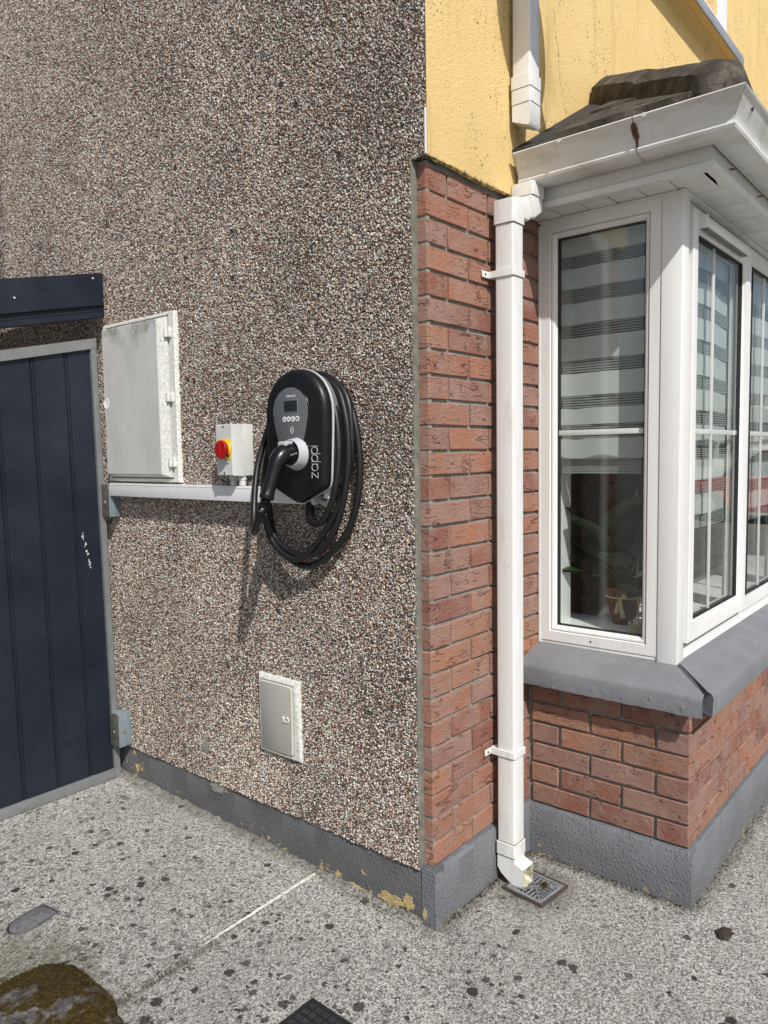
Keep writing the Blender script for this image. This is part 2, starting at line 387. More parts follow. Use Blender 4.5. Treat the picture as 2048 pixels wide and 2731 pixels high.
def m_chip():
    t = NT('spar_chippings')
    a = t.node('ShaderNodeAttribute'); a.attribute_name = 'col'
    c = t.mix(t.ramp(t.noise(700, 2), [(.35, .35), (.6, 0.0)]), a.outputs['Color'], (.16, .13, .11))
    M['spar_chippings'] = t.out(c, .55, 0, .4)
    t = NT('dash_backing')
    v = t.voro(150, 'F1'); s = t.node('ShaderNodeSeparateColor'); t.l.new(v.outputs['Color'], s.inputs[0])
    chips = t.ramp(s.outputs[0], [(0, (.50, .46, .41)), (.24, (.32, .28, .235)), (.42, (.15, .12, .10)), (.62, (.04, .033, .028)), (.85, (.14, .055, .04))], 'CONSTANT')
    far = t.math('GREATER_THAN', t.math('ADD', t.math('GREATER_THAN', t.sep()[1], 2.62), t.math('GREATER_THAN', t.sep()[2], 3.9)), .5)
    c = t.mix(far, (.085, .075, .066), chips)
    t.bump(t.ramp(v.outputs['Distance'], [(0, 1.0), (.6, 0.0)]), .9, .006)
    M['dash_backing'] = t.out(c, .9, 0, .2)
m_chip()

def m_meter(key, col, rough=.6):
    t = NT(key)
    st = t.noise(1.0, 6, .6, vec=t.mapping((7, 7, 3.2)))
    c = t.ramp(st, [(.25, tuple(k * .86 for k in col)), (.5, col), (.75, tuple(k * 1.10 for k in col))])
    g = t.math('MULTIPLY', t.ramp(t.noise(11, 5, .7), [(.45, 0.0), (.68, .9)]), t.ramp(t.math('SUBTRACT', t.sep()[2], 1.86), [(.0, 0.0), (.11, 1.0)]))
    c = t.mix(t.math('MULTIPLY', g, .8), c, (.10, .115, .055))
    wp = t.ramp(t.noise(34, 6, .7), [(.63, 0.0), (.70, .6)])
    c = t.mix(t.math('MULTIPLY', wp, .4), c, (.62, .62, .57))
    t.bump(t.noise(180, 3), .12, .001)
    M[key] = t.out(c, rough, 0, .35)
m_meter('meter_door', (.50, .50, .48))
m_meter('meter_small', (.50, .485, .43))
def m_flaky():
    t = NT('meter_frame')
    n = t.noise(95, 5, .7)
    c = t.ramp(n, [(.38, (.50, .50, .45)), (.50, (.62, .62, .57)), (.60, (.74, .74, .70))])
    t.bump(n, .4, .002)
    M['meter_frame'] = t.out(c, .75, 0, .3)
m_flaky()
def m_timber():
    t = NT('painted_timber')
    v = t.mapping((120, 120, 4))
    g = t.noise(1.0, 5, .6, vec=v)
    c = t.ramp(g, [(.3, (.13, .16, .18)), (.6, (.20, .24, .265))])
    c = t.mix(t.ramp(t.noise(30, 5, .7), [(.60, 0.0), (.66, 1.0)]), c, (.16, .12, .08))
    t.bump(g, .4, .002); M['painted_timber'] = t.out(c, .8, 0, .3)
m_timber()
plain('dark_timber', (.075, .073, .062), .9, var=.45, scale=40, bump=.4, bscale=150, bdist=.002)
def m_tile():
    t = NT('roof_tile')
    c = t.ramp(t.noise(16, 6, .68), [(.3, (.030, .027, .023)), (.5, (.070, .062, .052)), (.72, (.16, .142, .118))])
    c = t.mix(t.ramp(t.noise(70, 5, .7), [(.62, 0.0), (.74, .6)]), c, (.13, .12, .10))
    t.bump(t.math('ADD', t.noise(150, 5, .7), t.math('MULTIPLY', t.noise(1, 4, vec=t.mapping((60, 60, 60))), .6)), .9, .005)
    M['roof_tile'] = t.out(c, .95, 0, .15)
m_tile()
def m_moss():
    t = NT('mossy_stone')
    n = t.noise(7, 5, .65)
    rock = t.ramp(t.noise(45, 6, .7), [(.3, (.035, .033, .033)), (.55, (.12, .11, .105)), (.75, (.33, .29, .26))])
    moss = t.ramp(t.noise(90, 5, .7), [(.3, (.018, .013, .006)), (.55, (.055, .038, .012)), (.75, (.115, .085, .024))])
    c = t.mix(t.ramp(n, [(.38, 0.0), (.43, 1.0)]), rock, moss)
    t.bump(t.noise(120, 5, .7), .9, .006); M['mossy_stone'] = t.out(c, .97, 0, .1)
    t = NT('boulder_moss'); M['boulder_moss'] = t.out(t.ramp(t.noise(60, 5, .7), [(.3, (.030, .022, .009)), (.55, (.085, .060, .018)), (.75, (.16, .12, .035))]), .97, 0, .1)
    t = NT('moss'); c = t.ramp(t.noise(200, 4, .7), [(.3, (.02, .018, .007)), (.7, (.07, .06, .02))])
    M['moss'] = t.out(c, .97, 0, .1)
m_moss()
def m_glass():
    t = NT('window_glass')
    tr = t.node('ShaderNodeBsdfTransparent'); tr.inputs[0].default_value = (.95, .975, .965, 1)
    gl = t.node('ShaderNodeBsdfGlossy'); gl.inputs['Roughness'].default_value = .0
    ge = t.node('ShaderNodeNewGeometry'); dt = t.node('ShaderNodeVectorMath', operation='DOT_PRODUCT')
    t.l.new(ge.outputs['Normal'], dt.inputs[0]); t.l.new(ge.outputs['Incoming'], dt.inputs[1])
    cs = t.math('SUBTRACT', 1.0, t.math('ABSOLUTE', dt.outputs['Value']))
    sch = t.math('ADD', .045, t.math('MULTIPLY', t.math('POWER', cs, 5.0), .955))          # Schlick, the same from either side of the pane
    bp = t.node('ShaderNodeBump'); t.l.new(t.noise(2.2, 1), bp.inputs['Height']); bp.inputs['Strength'].default_value = .25; bp.inputs['Distance'].default_value = .006
    t.l.new(bp.outputs[0], gl.inputs['Normal'])
    mx = t.node('ShaderNodeMixShader'); t.l.new(sch, mx.inputs[0]); t.l.new(tr.outputs[0], mx.inputs[1]); t.l.new(gl.outputs[0], mx.inputs[2])
    t.l.new(mx.outputs[0], t.n['Material Output'].inputs['Surface']); M['window_glass'] = t.m
m_glass()

# ================================================================== THE SETTING
def gz(x, y):
    return .012 * min(max(y, 0), 2.5)
def sheet(xs, ys, dz):
    v = [(x, y, gz(x, y) + dz) for y in ys for x in xs]; n = len(xs)
    f = [(j * n + i, j * n + i + 1, (j + 1) * n + i + 1, (j + 1) * n + i) for j in range(len(ys) - 1) for i in range(n - 1)]
    return MB().add(v, f)
gul = (.302, .432, -.212, -.082)        # the gully hole in the paving
g = sheet([-90, -20, -5, -1, 0, gul[0], gul[1], .7, 2, 5, 30, 90], [-90, -20, -5, -1, gul[2], gul[3], 0, .25, .452, 1, 1.7, 2.5, 5, 90], -.006)
hole = [i for i, f in enumerate(g.f) if all(gul[0] - .001 <= g.v[k][0] <= gul[1] + .001 and gul[2] - .001 <= g.v[k][1] <= gul[3] + .001 for k in f)]
g.f = [f for i, f in enumerate(g.f) if i not in hole]; g.sm = [False] * len(g.f)
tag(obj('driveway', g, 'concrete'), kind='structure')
g = MB()
ys = [.458, 1.0, 1.7, 2.5, 6.0]; xs = [-3.0, -1.2, -.6, .05]
v = []; 
top = sheet(xs, ys, .003)
tag(obj('path', MB().add(top.v, top.f), 'concrete'), kind='structure')
lip = MB(); ring = []
for x in np.linspace(-3, .05, 40):
    yy = .458 + random.uniform(-.003, .003); ring.append(((x, yy, gz(x, yy) + .0035), (x, yy - .004, -.01)))
e = MB(); e.add([p for q in ring for p in q], [(2 * i, 2 * i + 1, 2 * i + 3, 2 * i + 2) for i in range(len(ring) - 1)])
tag(obj('path_edge', e, 'concrete'), kind='structure')

# ------------------------------------------------------------------ gable wall
gw = thing('gable_wall', 'tall gable wall of pebble-dash in white, brown and red chippings above a dark grey plinth', 'wall', (0, 1.5, 0))
obj('render_backing', MB().box(-.021, .05, .036, 7.5, .172, 2.285).box(-.0212, .05, -.0185, 7.5, 2.287, 6.0), 'dash_backing', gw)
# chippings: one small angular cone each, thrown at random over the visible area
s = .0049
yy, zz = np.meshgrid(np.arange(-.02, 2.62, s), np.arange(.160, 3.95, s * .866))
yy = yy + (np.arange(yy.shape[0]) % 2)[:, None] * s / 2
y = yy.ravel() + rng.normal(0, s * .36, yy.size); z = zz.ravel() + rng.normal(0, s * .36, yy.size)
edge = np.where(z > 2.287, -.0165, .0385 + .002 * np.sin(z * 60))
keep = (y > edge) & (z < 3.02 + .36 * y) & ((y < 1.85) | (z > 1.75)) & (z > .168 + .0016 * np.sin(y * 37) + .0012 * np.sin(y * 91 + 1))
keep &= ~((np.abs(y - 1.095) < .022 + .012 * np.sin(z * 55)) & (np.abs(z - .305) < .030))       # knocked-off patch low on the wall
for _ in range(46):                                       # bald spots where chippings have dropped off
    by, bz, br_ = rng.uniform(.06, 1.7), rng.uniform(.2, 3.0), rng.uniform(.004, .012)
    keep &= ((y - by) ** 2 + ((z - bz) * rng.uniform(.6, 1.2)) ** 2) > br_ ** 2
y = y[keep]; z = z[keep]; n = len(y)
r = rng.uniform(.0024, .0044, n) * np.where(rng.random(n) < .06, 1.35, 1)
dep = -.021 - rng.uniform(0, .0042, n) - .0018 * np.sin(y * 9) * np.sin(z * 7)
K = 5
ang = rng.uniform(0, 2 * np.pi, n)[:, None] + np.arange(K) * 2 * np.pi / K + rng.normal(0, .22, (n, K))
rad = r[:, None] * rng.uniform(.75, 1.3, (n, K))
el = rng.uniform(.62, 1.0, n)[:, None]; th = rng.uniform(0, np.pi, n)[:, None]
u = rad * np.cos(ang); q = rad * np.sin(ang) * el
vy = y[:, None] + u * np.cos(th) - q * np.sin(th); vz = z[:, None] + u * np.sin(th) + q * np.cos(th)
vx = np.broadcast_to(dep[:, None] + .0022, (n, K)) + rng.normal(0, .0010, (n, K))
ap = np.stack([dep - r * rng.uniform(.45, 1.15, n), y + rng.normal(0, .42, n) * r, z + rng.normal(0, .42, n) * r], 1)
V = np.concatenate([np.stack([vx, vy, vz], 2), ap[:, None, :]], 1).reshape(-1, 3)
b = (np.arange(n) * (K + 1))[:, None]
F = np.stack([np.stack([b[:, 0] + (k + 1) % K, b[:, 0] + k, b[:, 0] + K], 1) for k in range(K)], 1).reshape(-1, 3)
me = bpy.data.meshes.new('pebbledash'); me.vertices.add(len(V)); me.vertices.foreach_set('co', V.ravel().astype(np.float32))
me.loops.add(F.size); me.loops.foreach_set('vertex_index', F.ravel().astype(np.int32))
me.polygons.add(len(F)); me.polygons.foreach_set('loop_start', np.arange(0, F.size, 3, dtype=np.int32)); me.polygons.foreach_set('loop_total', np.full(len(F), 3, dtype=np.int32))
me.update(calc_edges=True); me.validate()
pal = np.array([(.73, .69, .63), (.64, .57, .49), (.48, .40, .325), (.29, .23, .185), (.13, .10, .082), (.055, .046, .040), (.19, .075, .052), (.34, .14, .078), (.58, .40, .25), (.38, .355, .34)])
pw = np.array([.21, .175, .15, .13, .115, .065, .085, .035, .03, .03]); pw /= pw.sum()
ci = rng.choice(len(pal), n, p=pw)
pc = np.clip(pal[ci] * rng.uniform(.84, 1.22, (n, 1)) * rng.uniform(.95, 1.05, (n, 3)), 0, 1)
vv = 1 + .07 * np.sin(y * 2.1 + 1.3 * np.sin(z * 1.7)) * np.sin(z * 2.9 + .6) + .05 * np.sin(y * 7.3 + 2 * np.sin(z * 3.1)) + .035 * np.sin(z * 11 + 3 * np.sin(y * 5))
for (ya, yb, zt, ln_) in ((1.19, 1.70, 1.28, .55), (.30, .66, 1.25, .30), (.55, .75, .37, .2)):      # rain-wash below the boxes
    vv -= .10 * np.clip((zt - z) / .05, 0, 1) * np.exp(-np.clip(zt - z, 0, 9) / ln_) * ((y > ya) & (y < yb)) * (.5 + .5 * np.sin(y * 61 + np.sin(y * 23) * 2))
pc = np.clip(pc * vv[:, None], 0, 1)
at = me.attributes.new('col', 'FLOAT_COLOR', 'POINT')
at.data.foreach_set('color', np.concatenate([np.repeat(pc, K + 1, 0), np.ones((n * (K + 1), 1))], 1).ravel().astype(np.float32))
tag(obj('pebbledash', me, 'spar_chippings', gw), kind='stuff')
# mortar arris beside the brick corner and the white render bead above it
rr = []
for zc in np.linspace(.165, 2.288, 60):
    a = random.uniform(-.0012, .0012)
    rr.append([(-.023 + a, .041, zc), (-.023 + a, .0355 + a, zc), (-.014, .0325 - a, zc), (.004, .033, zc), (.004, .041, zc)])
plain('arris_mortar', (.15, .143, .12), .95, var=.3, scale=40, bump=.5, bscale=200, bdist=.002); obj('mortar_arris', MB().loft(rr), 'arris_mortar', gw)
obj('corner_bead', MB().box(-.0262, -.0225, -.0210, -.0165, 2.29, 2.415), 'window_white', gw)
rr = []
for yc in np.linspace(-.018, 4.0, 120):
    a = .0014 * math.sin(yc * 23) + random.uniform(-.0012, .0012)
    zt = .181 if yc < .03 else .186
    rr.append([(-.018 + a, yc, -.02), (-.018 - a, yc, .06), (-.017 + a, yc, zt - .008), (-.010, yc, zt), (.03, yc, zt), (.03, yc, -.02)])
obj('plinth', MB().loft(rr), 'plinth_gable', gw)
# mortar fillet along the foot of the gable
rr = []
for yc in np.linspace(.03, 1.9, 70):
    a = random.uniform(.6, 1.5) * (.45 + .55 * min(1, yc / 1.2))
    zb = gz(0, yc)
    rr.append([(-.015, yc, zb + .020 * a), (-.024, yc, zb + .010 * a), (-.030 - .018 * a, yc, zb - .004), (-.015, yc, zb - .01)])
obj('mortar_fillet', MB().loft(rr), 'concrete', gw)
# scabs where render has come away
def scab(cy, cz, ry, rz, x, mat, parent, th=.004, name='bare_patch'):
    k = 34; ring = [(cy + ry * math.cos(t) * random.uniform(.62, 1.2), cz + rz * math.sin(t) * random.uniform(.62, 1.2)) for t in [2 * math.pi * i / k for i in range(k)]]
    return obj(name, MB().prism(ring, 'x', x, x + th), mat, parent)
scab(1.095, .305, .026, .034, -.0235, 'mortar', gw)
scab(1.03, .150, .060, .022, -.0205, 'mortar', gw)

for (cy_, cz_, ry_, rz_) in ((.16, .026, .060, .020), (.085, .045, .022, .028), (.31, .012, .04, .009), (.02, .03, .010, .018)):
    scab(cy_, cz_, ry_, rz_, -.0212, 'old_paint', gw, .003, 'bare_render')
# ------------------------------------------------------------------ bricks
def brick_mesh(name, Lx, seed, nx):
    rd = random.Random(seed); H = .065; D = .10
    xs = [0, .0022] + [Lx * i / nx for i in range(1, nx)] + [Lx - .0022, Lx]; zs = [0, .0022, H / 2, H - .0022, H]
    v = []; idx = {}
    for j, zc in enumerate(zs):
        for i, xc in enumerate(xs):
            bx = i in (0, len(xs) - 1); bz = j in (0, len(zs) - 1)
            y = .0024 if (bx or bz) else rd.uniform(-.0010, .0008)
            if bx and bz: y = .0042
            idx[i, j] = len(v)
            v.append((xc + (rd.uniform(-.0009, .0009)), y + rd.uniform(-.0006, .0006), zc + (rd.uniform(-.0013, .0013) if bz else 0)))
    f = [(idx[i, j], idx[i + 1, j], idx[i + 1, j + 1], idx[i, j + 1]) for j in range(len(zs) - 1) for i in range(len(xs) - 1)]
    ring = [(i, 0) for i in range(len(xs))] + [(len(xs) - 1, j) for j in range(1, len(zs))] + [(i, len(zs) - 1) for i in range(len(xs) - 2, -1, -1)] + [(0, j) for j in range(len(zs) - 2, 0, -1)]
    b0 = len(v)
    for k in ring: p = v[idx[k]]; v.append((p[0], D, p[2]))
    for k in range(len(ring)):
        k2 = (k + 1) % len(ring); f.append((idx[ring[k2]], idx[ring[k]], b0 + k, b0 + k2))
    m = MB().add(v, f, True).mesh(name, 25)
    m.materials.append(M['brick_clay']); return m
STR = [brick_mesh('brick_stretcher', .215, i, 4) for i in range(7)]
HDR = [brick_mesh('brick_header', .1025, 20 + i, 2) for i in range(6)]
QTR = {}
def lay(parent, plane, start, end, z0, ncourses, first_header, sgn=1, fixed=0.0, dz=.075):
    """lay stretcher-bond courses; plane 'y': wall along x facing -y; plane 'x': wall along y facing -x"""
    for c in range(ncourses):
        p = start; hd = (c % 2 == 0) == first_header
        k = 0
        while True:
            ln = .1025 if (k == 0 and hd) else .215
            rest = (end - p) * sgn
            if rest < .03: break
            cut = min(1, rest / ln) if rest < ln else 1
            ms = random.choice(HDR if ln < .2 else STR)
            if cut < .75 and ln > .2: ms = random.choice(HDR); cut = min(rest, .215) / .1025
            o = bpy.data.objects.new('brick', ms); COL.objects.link(o)
            zz = z0 + c * dz + .005 + random.uniform(-.0012, .0012); q = fixed + random.uniform(-.0018, .0014)
            if plane == 'y':
                o.location = (p, q, zz); o.scale = (cut, 1, 1)
            else:
                o.location = (q, p, zz); o.rotation_euler = (0, 0, R(-90)); o.scale = (cut, 1, 1)
            o.rotation_euler.x += R(random.uniform(-.35, .35)); o.rotation_euler.y += R(random.uniform(-.25, .25))
            attach(o, parent)
            p += sgn * (ln * cut + .010); k += 1
BZ = .178
fw = thing('front_wall', 'front wall with a red brick pier below mould-specked yellow render and grey plinth', 'wall', (.3, 0, 0))
obj('mortar_core', MB().box(.008, .70, .008, .12, BZ - .02, 2.30).box(.003, .02, .003, .06, BZ - .02, 2.285), 'mortar', fw)
lay(fw, 'y', 0.0, .700, BZ, 28, False)
# yellow render, a thick coat with a rounded, slightly wavy lower lip
rr = []
xs = list(np.linspace(-.0190, .62, 50)) + list(np.linspace(.7, 8, 30))
for xc in xs:
    a = .002 * math.sin(xc * 19) + random.uniform(-.0012, .0012)
    zb = 2.2835 + a
    rr.append([(xc, -.002, zb + .004), (xc, -.012, zb), (xc, -.0195, zb + .004), (xc, -.0215 + a * .3, zb + .016), (xc, -.020, 2.6), (xc, -.020, 6.0), (xc, .10, 6.0), (xc, .10, 2.335), (xc, -.001, 2.335)])
obj('yellow_render', MB().loft(rr), 'yellow_render', fw)
rr = []
for xc in np.linspace(-.0205, .60, 40):
    a = .0012 * math.sin(xc * 31) + random.uniform(-.001, .001)
    rr.append([(xc, -.020 + a, -.02), (xc, -.020 - a, .07), (xc, -.019 + a, .166), (xc, -.011, .1765 + a), (xc, .03, .1765), (xc, .03, -.02)])
obj('plinth', MB().loft(rr), 'plinth_paint', fw)
for i in range(16):      # mould and moss clinging under the render lip at the corner
    pass

# ------------------------------------------------------------------ bay wall
XB, YB = .583, -.574
bw = thing('bay_wall', 'low red brick bay wall under the grey window sill, on a grey plinth', 'wall', (1.2, -.5, 0))
obj('mortar_core', MB().box(XB + .011, XB + .11, YB + .011, .0, BZ - .02, .70).box(XB + .10, 3.6, YB + .011, YB + .11, BZ - .02, .70), 'mortar', bw)
lay(bw, 'x', YB, .0, BZ, 6, True, 1, XB) if False else None
for c in range(6):          # side face, measured bond: header or stretcher at the outer corner, alternating
    zc = BZ + c * .075 + .005
    seq = [.1025, .215, .215] if c % 2 == 0 else [.215, .215, .105]
    p = YB
    for k, ln in enumerate(seq):
        ms = random.choice(HDR if ln < .15 else STR)
        o = bpy.data.objects.new('brick', ms); COL.objects.link(o)
        # local +x runs towards +y when rotated +90 about z and mirrored; use rotation so the face looks to -x
        o.rotation_euler = (R(random.uniform(-.3, .3)), R(random.uniform(-.25, .25)), R(-90))
        o.location = (XB + random.uniform(-.0015, .0015) if k else XB, p + ln, zc + random.uniform(-.001, .001)); attach(o, bw)
        p += ln + .010
    # return face along +x
    p = XB + (.215 if c % 2 == 0 else .1025) + .010
    # the corner brick's own return face is a brick laid flush at the corner
    o = bpy.data.objects.new('brick', random.choice(STR if c % 2 == 0 else HDR)); COL.objects.link(o)
    o.location = (XB + .002, YB + random.uniform(-.0012, .0006), zc); attach(o, bw)
    while p < 3.5:
        o = bpy.data.objects.new('brick', random.choice(STR)); COL.objects.link(o)
        o.rotation_euler = (R(random.uniform(-.3, .3)), R(random.uniform(-.25, .25)), 0)
        o.location = (p, YB + random.uniform(-.0018, .0012), zc + random.uniform(-.001, .001)); attach(o, bw)
        p += .225
rr = []
def bayring(o, z, j=0): return o
pl = MB()
def plinth_run(A, B, nrm, n):
    rr = []
    for i in range(n + 1):
        t = i / n; p = A.lerp(B, t); a = random.uniform(-.001, .001)
        rr.append([p + nrm * (.017 + a) + Vector((0, 0, -.02)), p + nrm * (.017 - a) + Vector((0, 0, .07)), p + nrm * .0165 + Vector((0, 0, .166 + a)), p + nrm * .009 + Vector((0, 0, .1755 + a)), p - nrm * .03 + Vector((0, 0, .1755)), p - nrm * .03 + Vector((0, 0, -.02))])
    return rr
obj('plinth', MB().loft(plinth_run(Vector((XB, .0, 0)), Vector((XB, YB - .0165, 0)), Vector((-1, 0, 0)), 24)), 'plinth_paint', bw)
obj('plinth', MB().loft(plinth_run(Vector((XB + .0005, YB, 0)), Vector((3.6, YB, 0)), Vector((0, -1, 0)), 60)), 'plinth_paint', bw)

# ------------------------------------------------------------------ sill, two cast pieces with a broken mitre
sl = thing('window_sill', 'grey painted concrete bay sill with a cracked open mitre at its corner', 'sill', (.9, -.6, .63))
def sill_side():
    rr = []
    for t in np.linspace(0, 1, 26):
        yo = .000 - t * .628                    # outer edge
        yi = .000 - t * .498                    # inner edge under the frame
        a = random.uniform(-.0012, .0012)
        droop = -.004 * t
        rr.append([(.523 + a, yo, .632 + a), (.520 + a, yo, .690 + droop), (.526, yo, .701 + droop), (.538, yo, .707 + droop), (.665, yi + (.0 if t < .9 else .0), .748), (.72, yi, .748), (.72, yi, .632), (.60, (yo + yi) / 2, .632)])
    return MB().loft(rr)
obj('sill_piece', sill_side(), 'sill_paint', sl)
rr = []
for t in np.linspace(0, 1, 50):
    xo = .562 + t * 3.0; xi = .684 + t * 2.9
    a = random.uniform(-.0012, .0012)
    rr.append([(xo, -.646 + a, .630), (xo, -.650 + a, .690), (xo, -.644, .702), (xo, -.632, .708), (xi, -.505, .749), (xi, -.45, .749), (xi, -.45, .630), (xo + .03, -.57, .630)])
obj('sill_piece', MB().loft(rr), 'sill_paint', sl)
for (cx_, cy_, cz_, r_) in ((.5195, -.135, .640, .006), (.5195, -.47, .668, .0035), (.5197, -.38, .652, .003), (.5196, -.57, .655, .004)):
    obj('paint_chip', MB().tube([(cx_ - .0012, cy_, cz_), (cx_ + .004, cy_, cz_)], [r_, r_ * .8], 7, smooth=False), 'mortar', sl)
obj('mortar_bed', MB().prism([(.60, -.50), (.585, -.575), (.60, -.585), (.64, -.52)], 'z', .636, .700), 'mortar', sl)

# ------------------------------------------------------------------ bay window
XW, YW = .665, -.50; ZB, ZT = .748, 2.247
bwn = thing('bay_window', 'white plastic bay window with glazing bars and striped blinds behind the glass', 'window', (1.2, -.4, .75))
def frame_side(y0, y1, z0, z1, t, x0, x1, slope=.012):
    """mitred frame in the plane x: outer rect (y0..y1, z0..z1), face width t, chamfered towards the glass"""
    mb = MB()
    def rect(k, x): return [(x, y0 - k * math.copysign(1, y0 - y1), z0 + k), (x, y1 + k * math.copysign(1, y0 - y1), z0 + k), (x, y1 + k * math.copysign(1, y0 - y1), z1 - k), (x, y0 - k * math.copysign(1, y0 - y1), z1 - k)]
    mb.loft([rect(0, x1), rect(0, x0 + .002), rect(.002, x0), rect(t - slope, x0), rect(t - slope * .35, x0 + .006), rect(t, x0 + .016), rect(t, x1)], False, False)
    mb.loft([rect(0, x1), rect(t, x1)], False, False)
    return mb
def frame_front(x0, x1, z0, z1, t, yf, yb, slope=.012):
    mb = MB()
    def rect(k, y): return [(x0 + k, y, z0 + k), (x1 - k, y, z0 + k), (x1 - k, y, z1 - k), (x0 + k, y, z1 - k)]
    mb.loft([rect(0, yb), rect(0, yf + .002), rect(.002, yf), rect(t - slope, yf), rect(t - slope * .35, yf + .006), rect(t, yf + .016), rect(t, yb)], False, False)
    mb.loft([rect(0, yb), rect(t, yb)], False, False)
    return mb
# side light: outer frame -.012 .. -.438
sf = obj('side_frame', frame_side(-.010, -.437, ZB + .012, ZT, .040, XW, XW + .07, .004), 'frame_white', bwn)
obj('glazing_bead', frame_side(-.0505, -.3965, ZB + .0525, ZT - .0405, .017, XW + .004, XW + .045, .014), 'frame_white', sf)
obj('gasket', frame_side(-.0668, -.3802, ZB + .069, ZT - .057, .0035, XW + .0185, XW + .04, .001), 'gasket', sf)
pn = MB()
for dx in (.022, .034): pn.add([(XW + dx, -.066, ZB + .068), (XW + dx, -.381, ZB + .068), (XW + dx, -.381, ZT - .056), (XW + dx, -.066, ZT - .056)], [(0, 3, 2, 1)])
me = bpy.data.meshes.new('pane'); me.from_pydata(pn.v, [], pn.f); me.update()
def fix_normals(me, d):
    b = bmesh.new(); b.from_mesh(me); b.normal_update()
    for f in b.faces:
        if f.normal.dot(Vector(d)) < 0: f.normal_flip()
    b.to_mesh(me); b.free(); return me
obj('pane', fix_normals(me, (-1, 0, 0)), 'window_glass', sf)
obj('glazing_bar', MB().bbox(XW + .024, XW + .032, -.381, -.066, 1.503, 1.521, .002), 'frame_white', sf)
obj('sill_trim', MB().bbox(XW + .003, XW + .07, -.437, -.008, ZB, ZB + .0115, .002), 'frame_white', sf)
obj('drain_cap', MB().tube([(XW - .001, -.205, ZB + .030), (XW + .004, -.205, ZB + .030)], .0035, 10), 'gasket', sf)
obj('mastic', MB().tube([(XW + .004, -.0055, .75), (XW + .0045, -.0055, 1.4), (XW + .004, -.0055, 2.24)], .008, 8), 'isolator_grey', sf)
# corner post
obj('corner_post', MB().bbox(XW - .004, XW + .062, YW - .004, -.4385, ZB - .006, ZT, .004), 'frame_white', bwn)
# front: outer frame then sashes
ff = obj('front_frame', frame_front(.7285, 1.462, ZB + .002, ZT, .030, YW + .012, YW + .075, .004), 'frame_white', bwn)
def sash(x0, x1, z0, z1, proud, nm, opening=True):
    s_ = obj(nm, frame_front(x0, x1, z0, z1, .062, YW - proud, YW + .05, .018), 'frame_white', bwn)
    gx0, gx1, g0, g1 = x0 + .064, x1 - .064, z0 + .064, z1 - .064
    obj('gasket', frame_front(gx0 - .0012, gx1 + .0012, g0 - .0012, g1 + .0012, .0042, YW + .0045, YW + .03, .001), 'gasket', s_)
    m_ = bpy.data.meshes.new('pane'); v = []; f = []
    for i, dy in enumerate((.012, .024)):
        v += [(gx0, YW + dy, g0), (gx1, YW + dy, g0), (gx1, YW + dy, g1), (gx0, YW + dy, g1)]; f.append((4 * i, 4 * i + 1, 4 * i + 2, 4 * i + 3))
    m_.from_pydata(v, [], f); m_.update(); obj('pane', fix_normals(m_, (0, -1, 0)), 'window_glass', s_)
    cx = (gx0 + gx1) / 2 - .04
    obj('glazing_bar', MB().bbox(gx0, gx1, YW + .014, YW + .022, 1.499, 1.517, .002), 'frame_white', s_)
    obj('glazing_bar', MB().bbox(cx - .009, cx + .009, YW + .0142, YW + .0218, g0, g1, .002), 'frame_white', s_)
    return s_
sash(.752, 1.438, ZB + .052, ZT - .030, .010, 'opening_sash')
obj('front_frame', frame_front(1.4635, 2.15, ZB + .002, ZT, .030, YW + .012, YW + .075, .004), 'frame_white', bwn)
sash(1.448 + .018, 2.13, ZB + .034, ZT - .014, -.006, 'fixed_sash')
obj('front_frame', frame_front(2.1515, 3.1, ZB + .002, ZT, .030, YW + .012, YW + .075, .004), 'frame_white', bwn)
sash(2.17, 3.08, ZB + .034, ZT - .014, -.006, 'fixed_sash')
obj('sill_trim', MB().bbox(.7285, 3.1, YW + .002, YW + .06, ZB - .004, ZB + .0015, .001), 'frame_white', bwn)
tv = obj('trickle_vent', MB().prism([(-.506, 2.172), (-.532, 2.166), (-.540, 2.176), (-.530, 2.200), (-.506, 2.203)], 'x', .815, 1.315), 'frame_white', bwn)
obj('vent_end', MB().bbox(.803, .8145, -.536, -.505, 2.164, 2.205, .003), 'frame_white', tv)
obj('vent_mesh', MB().box(.83, 1.30, -.531, -.512, 2.1625, 2.1665), 'charger_shell', tv)

# interior: window board and room shell behind the glass
rm = MB()
rm.box(.60, 5, 4.0, 4.06, .0, 2.6).box(3.7, 3.76, -.4, 4.0, .0, 2.6).box(.4, .44, .13, 4.0, 0, 2.6)
rm.box(.72, 3.76, -.43, 4.0, 2.27, 2.33).box(.44, .76, .125, .16, 0, 2.27)
rm.box(3.14, 3.70, -.50, -.40, .75, 2.24)
tag(obj('room', rm, 'room_wall'), kind='structure')
obj('inner_reveal', MB().bbox(.738, .87, -.030, -.004, .80, 2.24, .003), 'window_white', bwn)
tag(obj('room_floor', MB().box(.72, 3.7, -.42, 4, .02, .05), 'room_floor'), kind='structure')
tag(obj('window_board', MB().bbox(.742, 3.1, -.42, -.10, .775, .80, .004).bbox(.742, .98, -.099, .12, .775, .80, .004), 'window_white'),
    'white window board inside the bay behind the side pane', 'window board')
obj_ = MB().box(.735, .745, -.42, .10, .05, .79).box(.735, 3.1, -.425, -.418, .05, .774)
tag(obj('bay_lining', obj_, 'room_wall'), kind='structure')

